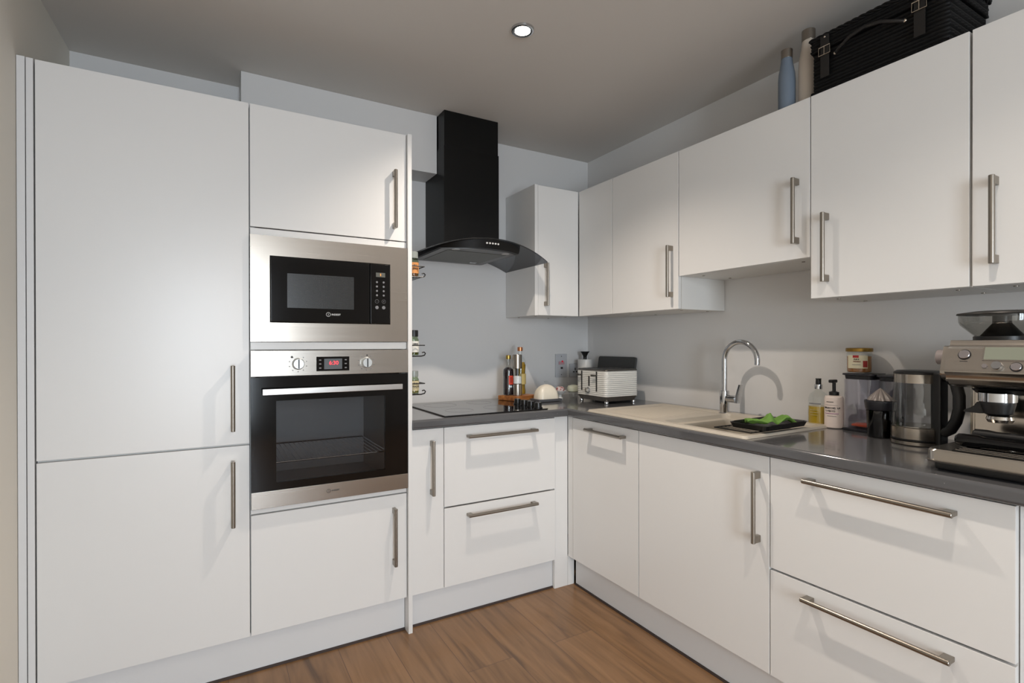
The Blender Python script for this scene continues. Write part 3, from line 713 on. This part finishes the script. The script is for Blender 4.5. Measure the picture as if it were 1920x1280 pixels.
# ------------------------------------------------------------------ sink
SINKM = mat('cream_composite_sink', srgb(176, 168, 155), .45, coat=.1)
sx0, sx1, sy0, sy1 = -.600, -.080, -1.606, -.742
def sdr(x, y, cx, cy, hw, hh, r):
    dx, dy = abs(x-cx)-hw+r, abs(y-cy)-hh+r
    return math.hypot(max(dx, 0), max(dy, 0))+min(max(dx, dy), 0)-r
def ss(a_, b_, x):
    q = min(max((x-a_)/(b_-a_), 0), 1); return q*q*(3-2*q)
def hz(x, y):
    e = sdr(x, y, (sx0+sx1)/2, (sy0+sy1)/2, (sx1-sx0)/2, (sy1-sy0)/2, .02)
    z = Z1+.009*ss(.0, -.006, e)+.0006
    inn = sdr(x, y, -.345, -1.173, .220, .405, .03)         # recessed field within the raised rim
    z -= .005*ss(.002, -.008, inn)
    if -1.115 < y < -.80 and -.54 < x < -.17:               # drainer grooves run towards the bowl
        f = ss(-1.115, -1.08, y)*ss(-.80, -.83, y)
        z += .0045*f*(.5+.5*math.cos((x+.36)/.031*2*PI)) if True else 0
    ob = sdr(x, y, -.335, -1.364, .200, .200, .035)          # shallow ledge round the bowl
    ib = sdr(x, y, -.335, -1.375, .188, .178, .04)
    z -= .018*ss(.001, -.006, ob)
    z -= .150*ss(-.002, -.016, ib)
    return z
def lines(a0, a1, dense, fine=.0022, coarse=.009):
    out = [a0]; x = a0
    while x < a1:
        st = fine if any(abs(x-d_) < .022 for d_ in dense) else coarse
        x = min(x+st, a1); out.append(x)
    return out
gx = lines(sx0, sx1, [sx0, -.535, -.147, sx1, -.523], .0025, .0045)
gy_ = lines(sy0, sy1, [sy0, -1.564, -1.553, -1.164, -1.197, sy1], .0025, .010)
bm = bmesh.new(); V = [[bm.verts.new((x, y, hz(x, y))) for y in gy_] for x in gx]
for i in range(len(gx)-1):
    for j in range(len(gy_)-1): bm.faces.new((V[i][j], V[i+1][j], V[i+1][j+1], V[i][j+1]))
bmesh.ops.recalc_face_normals(bm, faces=bm.faces)
if bm.faces[0].normal.z < 0: bmesh.ops.reverse_faces(bm, faces=bm.faces)
t = thing('sink', 'cream composite sink with one bowl and a ribbed drainer set in the worktop', 'sink', (-.34, -1.174, Z1), world=True)
k = B(); k.bm.free(); k.bm = bm; k.build('basin', SINKM, t, ang=60)
B().lathe([(.040, 0), (.042, .002), (.030, .003), (.004, .001)], (-.335, -1.375, .7475), 32).build('waste', CHROME, t)
B().lathe([(.011, 0), (.011, .003), (.006, .004), (0, .004)], (-.1475, -1.29, .862), 20, Matrix.Rotation(-PI/2, 3, 'Y')).build('overflow', CHROME, t)
# ------------------------------------------------------------------ tap
t = thing('mixer_tap', 'chrome swan-neck mixer tap with a side lever behind the sink', 'tap', (-.112, -1.143, Z1+.0055))
B().lathe([(.0255, 0), (.0255, .003), (.0205, .004), (.0205, .100), (.0185, .103), (0, .103)], seg=36).build('body', CHROME, t)
pts = [(0, 0, .103), (0, 0, .16), (0, 0, .22)]
for i in range(0, 25):
    q = PI-(PI*1.06)*i/24; pts.append((-.002*i/24, -(.084+.084*math.cos(q)), .242+.084*math.sin(q)))
b = B().tube(pts, .0115, 18).build('spout', CHROME, t, ang=60)
l = B(); l.cyl((0, -.014, .068), (0, -.062, .068), .0165, .0165, 24, .001)
l.loft([[(p[0], -.062-.008+q[1]+p[1], q[0]) for p in rrect(0, 0, .028-.004*k_, .022-.005*k_, .003, 3)] for k_, q in enumerate([(.052, .0), (.084, -.002), (.135, -.014)])])
l.build('lever', CHROME, t)

# ------------------------------------------------------------------ rack, tray and green cloth
t = thing('wire_rack', 'black wire rack lying on the sink edge under the black tray', 'rack', (-.42, -1.51, .9165), R_(0))
w0, w1, h0, h1 = -.125, .10, -.075, .075
B().tube([(w0, h0, .003), (w1, h0, .003), (w1, h1, .003), (w0, h1, .003)], .0024, 8, True).build('outer_wire', BLACKM, t)
for i in range(9):
    x = w0+(w1-w0)*(i+1)/10; B().tube([(x, h0+.003, .003), (x, h1-.003, .003)], .0014, 6).build('cross_wire', BLACKM, t)
t = thing('black_tray', 'shallow black rectangular tray resting across the right end of the sink', 'tray', (-.371, -1.535, .9235), R_(2))
rings = []
for z, o_ in ((.0, -.006), (.0165, 0), (.018, .001), (.018, -.002), (.0160, -.004), (.003, -.009)):
    rings.append([(p[0], p[1], z) for p in rrect(0, 0, .265+2*o_, .152+2*o_, .018, 5)])
B().loft(rings).build('tray', mat('black_enamel', srgb(12, 12, 12), .35), t, ang=50)
for s_ in (-1, 1): B().tube([(-.10, s_*.074, .0185), (.10, s_*.074, .0185)], .0012, 6).build('rim_wire', BLACKM, t)
# cloth
GR = mat('green_cloth', srgb(96, 134, 54), .8); bumped(GR, 300, .5, .001)
bm = bmesh.new(); nx, ny = 36, 16; V = []
for i in range(nx+1):
    row = []
    for j in range(ny+1):
        u_, v_ = i/nx-.5, j/ny-.5
        x = u_*.165; wd = .055+.022*math.sin(u_*7+1)
        y = v_*wd+.012*math.sin(u_*9)
        z = .010+.008*abs(math.sin(u_*14+v_*3))*(1-abs(v_))+.030*math.exp(-((u_+.04)/.085)**2-((v_+.1)/.4)**2)+.016*math.exp(-((u_-.33)/.10)**2)+.006*math.sin(v_*16+u_*9)
        z = max(z, .0035); row.append(bm.verts.new((x, y, z)))
    V.append(row)
for i in range(nx):
    for j in range(ny): bm.faces.new((V[i][j], V[i+1][j], V[i+1][j+1], V[i][j+1]))
g_ = bm.faces[:]; ex = bmesh.ops.extrude_face_region(bm, geom=g_)
for e in ex['geom']:
    if isinstance(e, bmesh.types.BMVert): e.co.z -= .0022
bmesh.ops.recalc_face_normals(bm, faces=bm.faces)
k = B(); k.bm.free(); k.bm = bm
c_ = tag(k.build('cleaning_cloth', GR, ang=60), 'crumpled bright green cloth lying in the black tray', 'cloth')
c_.location = (-.362, -1.535, .9275); c_.rotation_euler = (0, 0, R_(-38))

# ------------------------------------------------------------------ soap bottles
t = thing('soap_bottle', 'clear hand soap bottle half full of yellow liquid, beside the sink', 'bottle', (-.062, -1.543, Z1+.0012 if True else 0))
t.location.z = Z1+.0012
B().lathe([(.034, 0), (.037, .003), (.0375, .05), (.036, .105), (.030, .122), (.016, .133), (.0125, .138), (.0125, .142)], seg=36).build('body', CLEAR, t)
YEL = mat('yellow_soap', srgb(176, 146, 40), .15, coat=.5)
B().lathe([(.032, .003), (.0352, .005), (.0357, .050), (.0350, .074), (0, .0745)], seg=32).build('liquid', YEL, t)
B().lathe([(.014, .142), (.0145, .143), (.0145, .160), (.010, .162)], seg=24).build('collar', CHROME, t)
B().lathe([(.010, .1625), (.0095, .180), (.011, .182), (.010, .184), (0, .184)], seg=24).build('pump', BLACKP, t)
for zz, ww in ((.083, 1), (.060, .7), (.050, .7), (.040, .6)):
    patch('print', .0378, zz, zz+(.005 if ww == 1 else .0015), R_(180-28*ww), R_(180+42*ww), mat('pale_print_line', srgb(170, 160, 120), .6) if zz < .08 else PRINTG, t)
t = thing('dish_soap_bottle', 'white washing-up liquid bottle with a black pump beside the clear canister', 'bottle', (-.085, -1.6155, Z1+.0012))
WHB = mat('white_bottle_plastic', srgb(222, 208, 200), .35)
B().lathe([(.030, 0), (.0325, .003), (.0325, .112), (.029, .121), (.015, .124), (0, .124)], seg=36).build('body', WHB, t)
B().lathe([(.017, .1245), (.017, .137), (.010, .139), (.006, .141), (.006, .172), (0, .172)], seg=24).build('pump', BLACKP, t)
pm = B().box(-.026, .011, -.008, .008, .1725, .1845, .003); pm.build('spout', BLACKP, t)
for s_, z, sz in (('fikkerts', .098, .006), ('WASHING UP', .074, .0085), ('LIQUID', .064, .0085), ('lavender', .048, .005)):
    tx = text('lettering', s_, sz, (0, 0, 0), Matrix.Identity(4), PRINTK, t, bold=.0002) if False else None
for z, a0, a1, m_, th in ((.099, 160, 205, PRINTK, .0022), (.088, 150, 230, PRINTG, .0006), (.055, 150, 236, mat('mauve_line', srgb(170, 130, 160), .5), .0025), (.046, 165, 222, PRINTG, .0014)):
    patch('print', .0328, z, z+th, R_(a0), R_(a1), m_, t, 14)
def wrap_text(s_, size, z, r, ang0, m_, parent):
    """Letters one by one around an upright cylinder, read from outside."""
    adv = size*.66/r; tot = adv*(len(s_)-1)
    for i_, ch in enumerate(s_):
        if ch == ' ': continue
        an = ang0+(-tot/2+i_*adv)
        R = Matrix.Rotation(an+PI/2, 4, 'Z') @ FACE_A
        R.translation = Vector((0, 0, 0))
        text('lettering', ch, size, (r*math.cos(an), r*math.sin(an), z), R, m_, parent, bold=.00025)
wrap_text('WASHING UP', .0088, .077, .0332, R_(196), PRINTK, t)
wrap_text('LIQUID', .0088, .066, .0332, R_(184), PRINTK, t)

# ------------------------------------------------------------------ clear canisters, citrus juicer, jar
PLC = glass('clear_plastic', (.90, .90, .93, 1), .05, .05)
DLID = mat('dark_plastic_lid', srgb(30, 30, 36), .3)
def canister(loc, w_, d_, h, lab):
    t = thing('storage_canister', lab, 'canister', loc, group='clear canisters with dark lids by the wall')
    B().loft([[(p[0], p[1], z) for p in rrect(0, 0, d_+2*o_, w_+2*o_, .018, 5)] for z, o_ in ((0, .004), (.007, .004), (.009, .0))]).build('base', DLID, t)
    B().loft([[(p[0], p[1], z) for p in rrect(0, 0, d_-2*o_, w_-2*o_, .018, 5)] for z, o_ in ((.0095, .0), (h-.022, 0), (h-.022, .0025), (.012, .0025))]).build('tub', PLC, t, ang=50)
    B().loft([[(p[0], p[1], z) for p in rrect(0, 0, d_+2*o_, w_+2*o_, .018, 5)] for z, o_ in ((h-.0215, -.003), (h-.008, -.001), (h-.006, .005), (h, .004))]).build('lid', DLID, t, ang=50)
    return t
canister((-.056, -1.707, Z1+.0012), .104, .094, .212, 'clear canister with a dark lid and a jar on top, behind the kettle')
ca2 = canister((-.054, -1.812, Z1+.0012), .086, .090, .210, 'clear canister with a dark lid standing behind the citrus juicer')
tag(B().prism([(-.035, -.03), (.02, -.04), (.038, .0), (.02, .036), (-.03, .03)], 'z', 0, .008, .003).build('sachet', mat('orange_foil', srgb(196, 84, 48), .4)), 'flat orange sachet at the bottom of the clear canister with the jar on top', 'sachet').location = (-.058, -1.707, Z1+.0165)
t = thing('citrus_juicer', 'small dark citrus juicer with a clear ribbed cone, left of the kettle', 'juicer', (-.205, -1.800, Z1+.0012))
t.location = (-.156, -1.8085, Z1+.0012)
B().lathe([(.036, 0), (.038, .003), (.042, .092), (.038, .093), (.034, .010), (0, .009)], seg=36).build('cup', glass('smoked_plastic', (.22, .22, .24, 1), .05), t)
B().lathe([(.033, .010), (.033, .060), (0, .061)], seg=28).build('inner_cup', mat('dark_grey_plastic', srgb(42, 42, 46), .4), t)
B().lathe([(.042, .094), (.044, .097), (.0475, .122), (.046, .126), (.038, .124), (0, .123)], seg=36).build('collar', DLID, t)
co = []
for i in range(9):
    q = i/8; rr_ = .034*(1-q**1.3)+.001
    co.append([((rr_*(1+.13*math.cos(10*2*PI*k_/60)))*math.cos(2*PI*k_/60), (rr_*(1+.13*math.cos(10*2*PI*k_/60)))*math.sin(2*PI*k_/60), .1265+.042*q) for k_ in range(60)])
B().loft(co).build('reamer_cone', mat('ribbed_clear_cone', srgb(128, 120, 116), .25, coat=.3), t, ang=60)
t = thing('spread_jar', 'glass jar with a gold lid and cream label on top of the clear canister', 'jar', (-.062, -1.694, Z1+.2145))
B().lathe([(.036, 0), (.040, .004), (.041, .010), (.041, .074), (.037, .079), (.037, .083)], seg=40).build('glass_body', CLEAR, t)
B().lathe([(.034, .003), (.038, .006), (.0385, .062), (0, .063)], seg=32).build('contents', mat('amber_preserve', srgb(150, 96, 40), .4), t)
B().lathe([(.0425, .0795), (.0435, .081), (.0435, .091), (.041, .093), (0, .0925)], seg=40).build('lid', mat('brass_lid', srgb(150, 118, 56), .3, .9), t)
patch('label', .0412, .018, .066, R_(150), R_(245), mat('ivory_label', srgb(214, 206, 178), .5), t, 16)
patch('label', .0416, .057, .066, R_(178), R_(204), mat('crimson_banner', srgb(170, 30, 36), .5), t, 6)
patch('print', .0416, .022, .046, R_(222), R_(243), mat('red_fruit', srgb(150, 40, 34), .5), t, 6)
wrap_text('PURE', .0068, .051, .0422, R_(194), PRINTK, t)
wrap_text('BEURRE', .0060, .043, .0422, R_(196), mat('brown_print', srgb(120, 60, 40), .5), t)
patch('print', .0416, .031, .0325, R_(175), R_(212), PRINTG, t, 6)

# ------------------------------------------------------------------ kettle
KSTEEL = mat('satin_kettle_steel', srgb(170, 162, 152), .22, 1)
t = thing('kettle', 'glass and steel kettle with a black handle beside the coffee machine', 'kettle', (-.182, -1.930, Z1+.0012), R_(-108))
B().lathe([(.072, 0), (.074, .002), (.074, .012), (.068, .0135)], seg=56).build('power_base', KSTEEL, t)
B().lathe([(.070, .0138), (.0725, .0145), (.0725, .0185), (.070, .019)], seg=56).build('gasket', BLACKP, t)
B().lathe([(.072, .0192), (.0725, .020), (.0722, .054), (.070, .056), (0, .056)], seg=56).build('lower_band', KSTEEL, t)
B().lathe([(.0715, .0565), (.0715, .060), (.062, .2), (.0605, .2), (.0700, .060), (0, .0590)], seg=56).build('glass_body', glass('kettle_glass', (.86, .87, .88, 1), .05), t, ang=60) if False else B().lathe([(.0715, .0565), (.0640, .196)], seg=56, cap=False).build('glass_body', glass('kettle_glass', (.91, .92, .92, 1), .05), t, ang=60)
B().lathe([(.060, .0565), (.066, .0568), (.066, .0585), (0, .0585)], seg=40).build('heating_plate', STEELP, t)
B().lathe([(.0648, .1965), (.0648, .224), (.0640, .225)], seg=56).build('upper_band', KSTEEL, t)
B().lathe([(.0650, .2255), (.064, .231), (.056, .236), (0, .238)], seg=56).build('lid', BLACKP, t)
h = B(); h.box(.052, .084, -.017, .017, .003, .232, .006, 3)
h.build('handle_spine', BLACKP, t)
pts = [(.080, 0, .222), (.100, 0, .218), (.118, 0, .200), (.127, 0, .165), (.127, 0, .125), (.118, 0, .088), (.102, 0, .060), (.082, 0, .048)]
sm = []
for i in range(len(pts)-1):
    for q in range(4):
        f_ = q/4; sm.append([pts[i][j]*(1-f_)+pts[i+1][j]*f_ for j in range(3)])
sm.append(pts[-1])
B().tube(sm, [.0155]*len(sm), 14).build('handle', BLACKP, t, ang=60)
B().lathe([(.004, 0), (.004, .0006), (0, .0006)], (-.0705, .020, .072), 16, Matrix.Rotation(-PI/2, 3, 'Y')).build('logo', BLACKP, t)

# ------------------------------------------------------------------ coffee machine
t = thing('espresso_machine', 'stainless steel espresso machine with bean hopper at the right end of the worktop', 'coffee machine', (-.34, -2.275, Z1), world=True)
YA, YB = -2.452, -2.100
B().box(-.548, -.13, YA+.012, YB-.014, .9065, .9275, .004).build('base', BLACKP, t)
rings = []
for z, o_ in ((.928, -.003), (.932, .0), (.934, -.003), (.956, -.003), (.9605, -.006)):
    rings.append([(p[0], p[1], z) for p in rrect(-.4425, (YA+YB)/2, .265+2*o_, (YB-YA)+2*o_, .022, 6)])
dt = B().loft(rings).build('drip_tray', STEEL, t)
B().box(-.562, -.40, YA+.04, YB-.055, .9608, .9628, .001).build('drip_grille', BLACKM, dt)
for i in range(7):
    x = -.553+i*.022; B().cyl((x, YA+.045, .9634), (x, YB-.060, .9634), .0016, seg=8).build('grille_bar', STEELP, dt)
B().prism([(-.325, YA+.012), (-.325, YB-.020), (-.315, YB-.008), (-.12, YB-.014), (-.12, YA+.012)], 'z', .9625, 1.112, .003).build('body', STEELP, t)
hd = B().prism([(-.12, 1.2375), (-.455, 1.2375), (-.470, 1.230), (-.496, 1.160), (-.494, 1.140), (-.478, 1.124), (-.43, 1.113), (-.12, 1.113)], 'y', YA, YB, .015, 5).build('head', STEEL, t)
B().prism([(-.20, 1.112), (-.445, 1.112), (-.41, 1.098), (-.20, 1.098)], 'y', YA+.03, YB-.05, .004).build('underside', BLACKP, t)
nrm = Vector((-.064, 0, .024)).normalized(); dn = Vector((-.024, 0, -.064)).normalized()
def onp(y, z):                              # point on the sloping front at height z
    return Vector((-.470-(1.230-z)*.375, y, z))
def disc(y, z, r, h_, m_, name, par=None, prof=None):
    q = Vector((0, 0, 1)).rotation_difference(nrm).to_matrix()
    return B().lathe(prof or [(r, 0), (r, h_*.8), (r*.93, h_), (0, h_)], onp(y, z)+nrm*.0003, 28, q).build(name, m_, par or hd)
BTN = mat('satin_button', srgb(196, 192, 196), .22, 1)
disc(-2.153, 1.200, .0138, .0012, BLACKP, 'button_ring'); disc(-2.153, 1.200, .0115, .004, BTN, 'power_button')
disc(-2.197, 1.172, .0058, .004, BTN, 'small_button')
disc(-2.222, 1.172, .0105, .012, CHROME, 'selector_knob')
disc(-2.256, 1.172, .0120, .0012, BLACKP, 'button_ring'); disc(-2.256, 1.172, .0100, .004, BTN, 'button')
disc(-2.300, 1.172, .0058, .004, BTN, 'small_button'); disc(-2.395, 1.195, .0138, .004, BTN, 'button')
def slab(y0, y1, z0, z1, h_, m_, name):
    pts = [onp(y0, z0), onp(y1, z0), onp(y1, z1), onp(y0, z1)]
    return B().loft([[p_+nrm*.0002 for p_ in pts], [p_+nrm*h_ for p_ in pts]]).build(name, m_, hd)
slab(-2.342, -2.190, 1.186, 1.2215, .0014, STEELP, 'display_bezel')
slab(-2.339, -2.193, 1.1885, 1.219, .0019, mat('grey_green_lcd', srgb(128, 132, 118), .25), 'display')
slab(-2.161, -2.145, 1.1825, 1.1840, .0004, PRINTK, 'print')
B().cyl((-.355, YB+.0005, 1.190), (-.355, YB+.052, 1.190), .021, seg=32, bev=.002).build('steam_dial', mat('grey_plastic_dial', srgb(150, 142, 142), .4), t)
# group head and spouts
B().lathe([(.038, 0), (.038, .022), (.034, .024)], (-.405, -2.195, 1.0790), 36).build('group_collar', CHROME, t)
gb = B(); gb.lathe([(.020, 0), (.030, .006), (.0355, .030), (.0355, .036), (0, .036)], (-.405, -2.195, 1.0425), 32)
gb.build('grind_cradle', BLACKP, t)
B().prism([(-2.160, 1.078), (-2.150, 1.062), (-2.130, 1.052), (-2.128, 1.047), (-2.165, 1.046), (-2.2, 1.05), (-2.2, 1.078)], 'x', -.425, -.390, .003).build('cradle_fork', BLACKP, t)
B().lathe([(.024, 0), (.028, .008), (.026, .016), (0, .016)], (-.405, -2.200, 1.0255), 28).build('spout', STEELP, t)
# hopper
HX, HY = -.30, -2.172
B().lathe([(.060, 1.2380), (.060, 1.2480), (.056, 1.2490)], (HX, HY, 0), 40).build('hopper_base', BLACKP, t)
B().lathe([(.057, 1.2492), (.062, 1.254), (.088, 1.280), (.091, 1.288), (.092, 1.306)], (HX, HY, 0), 48, cap=False).build('hopper', glass('smoked_hopper_plastic', (.66, .65, .62, 1), .05), t, ang=60)
B().lathe([(.046, 1.2492), (.020, 1.284), (.020, 1.304), (0, 1.304)], (HX, HY, 0), 32).build('hopper_cone', BLACKP, t)
B().lathe([(.090, 1.3065), (.096, 1.308), (.094, 1.312), (.060, 1.317), (0, 1.318)], (HX, HY, 0), 48).build('hopper_lid', mat('dark_hopper_lid', srgb(34, 31, 29), .45), t)
# portafilter and spare handle on the drip tray
t = thing('portafilter', 'black portafilter handle lying on the drip tray of the espresso machine', 'portafilter', (-.505, -2.28, .9655), world=True)
b = B(); mt = Matrix.Rotation(PI/2, 3, 'X')
b.lathe([(.010, 0), (.0155, .006), (.0165, .016), (.0160, .046), (.0125, .060), (.0120, .150), (.014, .165)], (-.500, -2.142, .9825), 28, mt)
b.build('handle', BLACKG, t)
B().lathe([(.030, 0), (.034, .004), (.034, .028), (.031, .030)], (-.500, -2.345, .9660), 36).build('basket_ring', STEELP, t)
t = thing('milk_tool_handle', 'second black handle lying behind the portafilter on the drip tray', 'handle', (-.42, -2.28, .9655), world=True)
b = B(); b.lathe([(.008, 0), (.0135, .005), (.0140, .030), (.0115, .048), (.0115, .160), (.010, .165)], (-.420, -2.150, .9905), 28, mt); b.build('grip', BLACKP, t)
B().box(-.432, -.408, -2.40, -2.305, .9645, .979, .003).build('rest_block', BLACKP, t)

# ------------------------------------------------------------------ on top of the wall cabinets
TZ = WTOP+.0005
def flask(loc, h, r, m_, lab):
    t = thing('drinks_bottle', lab, 'bottle', loc, group=None)
    B().lathe([(r-.004, 0), (r, .004), (r, h*.50), (r*.94, h*.62), (r*.72, h*.77), (r*.66, h*.84), (r*.64, h*.86)], seg=40).build('body', m_, t)
    B().lathe([(r*.66, h*.862), (r*.67, h*.865), (r*.67, h*.995), (r*.62, h), (0, h)], seg=36).build('cap', STEELH, t)
flask((-.262, -1.537, TZ), .238, .030, mat('matt_blue_enamel', srgb(106, 118, 132), .45), 'pale blue metal drinks bottle, shorter of the two on top of the wall cabinet')
flask((-.232, -1.603, TZ), .288, .034, mat('matt_cream_enamel', srgb(196, 186, 174), .45), 'cream metal drinks bottle standing against the black hamper')
# wicker hamper
WK = mat('black_wicker', srgb(7, 7, 8), .6, spec=.25)
t = thing('wicker_hamper', 'large black wicker hamper with buckled straps on top of the wall cabinets', 'hamper', (-.165, -1.855, TZ+.001), world=True)
HZ0, HZ1 = TZ+.001, TZ+.150
hx0, hx1, hy0, hy1 = -.295, -.030, -2.050, -1.660
def weave(x0, x1, y0, y1, z0, z1, rows, amp, nseg=22):
    """Basket side: lofted loop whose rows bulge alternately over the uprights."""
    rings = []
    per = [(x0, y0, x1, y0), (x1, y0, x1, y1), (x1, y1, x0, y1), (x0, y1, x0, y0)]
    def loop(off, ph, z):
        out = []; k = 0
        for (ax, ay, bx_, by_) in per:
            Ln = math.hypot(bx_-ax, by_-ay); nn = max(int(Ln/.011), 4)
            nx_, ny_ = (by_-ay)/Ln, -(bx_-ax)/Ln
            for i in range(nn):
                q = i/nn; s_ = off*(.35+.65*math.cos(PI*k+ph)**2*(1 if (k % 2 == ph) else .25)); k += 1
                out.append((ax+(bx_-ax)*q+nx_*s_, ay+(by_-ay)*q+ny_*s_, z))
        return out
    for r in range(rows):
        za = z0+(z1-z0)*r/rows; dz = (z1-z0)/rows
        rings += [loop(0, r % 2, za+dz*.02), loop(amp, r % 2, za+dz*.3), loop(amp, r % 2, za+dz*.7), loop(0, r % 2, za+dz*.98)]
    return B().loft(rings)
weave(hx0, hx1, hy0, hy1, HZ0+.004, HZ1, 12, .007).build('basket', WK, t, ang=70)
lid = weave(hx0-.006, hx1, hy0-.006, hy1+.006, HZ1+.001, HZ1+.046, 4, .007).build('lid', WK, t, ang=70)
def braid(pts, r):
    b1 = B(); n_ = int((Vector(pts[1])-Vector(pts[0])).length/.006)
    p0, p1 = Vector(pts[0]), Vector(pts[1]); d_ = (p1-p0).normalized(); u_ = d_.orthogonal().normalized(); w_ = d_.cross(u_)
    for ph in (0, 2.1, 4.2):
        b1.tube([p0+(p1-p0)*(i/n_)+(u_*math.cos(i*.55+ph)+w_*math.sin(i*.55+ph))*r*.55 for i in range(n_+1)], r*.62, 6)
    return b1
bz = HZ1+.048
q_ = braid([(hx0-.010, hy0-.010, bz), (hx0-.010, hy1+.010, bz)], .007)
q_.build('braided_rim', WK, lid, ang=70)
braid([(hx0-.010, hy0-.010, bz), (hx1, hy0-.010, bz)], .007).build('braided_rim', WK, lid, ang=70)
braid([(hx0-.006, hy0-.008, HZ0+.007), (hx0-.006, hy1+.006, HZ0+.007)], .006).build('braided_foot', WK, t, ang=70)
LEA = mat('black_leather', srgb(20, 18, 17), .45); BUC = mat('steel_buckle', srgb(205, 195, 180), .25, 1)
xf = hx0-.0135
for yy in (-1.705, -1.985):
    st = B().box(xf-.0025, xf, yy-.015, yy+.015, HZ0+.050, bz+.002, .001).build('strap', LEA, t)
    zz = HZ1-.008
    fr = [(xf-.0045, yy-.019, zz-.013), (xf-.0045, yy+.019, zz-.013), (xf-.0045, yy+.019, zz+.015), (xf-.0045, yy-.019, zz+.015)]
    B().tube(fr, .0019, 8, True).build('buckle', BUC, st)
    B().tube([(xf-.0058, yy, zz-.012), (xf-.0058, yy, zz+.016)], .0014, 8).build('buckle_pin', BUC, st)
    B().sphere((xf-.003, yy, bz-.008), .0035, (.6, 1, 1), 12).build('stud', BUC, st)
ht = B().tube([(xf-.002, -1.742, HZ1-.035), (xf-.016, -1.760, HZ1-.030), (xf-.026, -1.80, HZ1-.014), (xf-.030, -1.845, HZ1-.008), (xf-.026, -1.89, HZ1-.014), (xf-.016, -1.93, HZ1-.030), (xf-.002, -1.948, HZ1-.035)], .006, 10).build('carry_handle', LEA, t, ang=60)
for yy in (-1.742, -1.948): B().sphere((xf-.006, yy, HZ1-.035), .0055, (.6, 1, 1), 14).build('stud', BUC, t)

t = thing('spoon_rest', 'small dark grey spoon rest lying between the hob knobs and the butter dish', 'spoon rest', (-.672, -.290, Z1+.0012), R_(30))
k = B(); k.loft([[(p[0], p[1], z) for p in rrect(0, 0, w_, d_, d_/2-.001, 6)] for z, w_, d_ in ((0, .080, .040), (.010, .100, .056), (.0105, .096, .052), (.003, .078, .036))]); k.build('dish', mat('grey_glaze', srgb(86, 92, 92), .25), t)
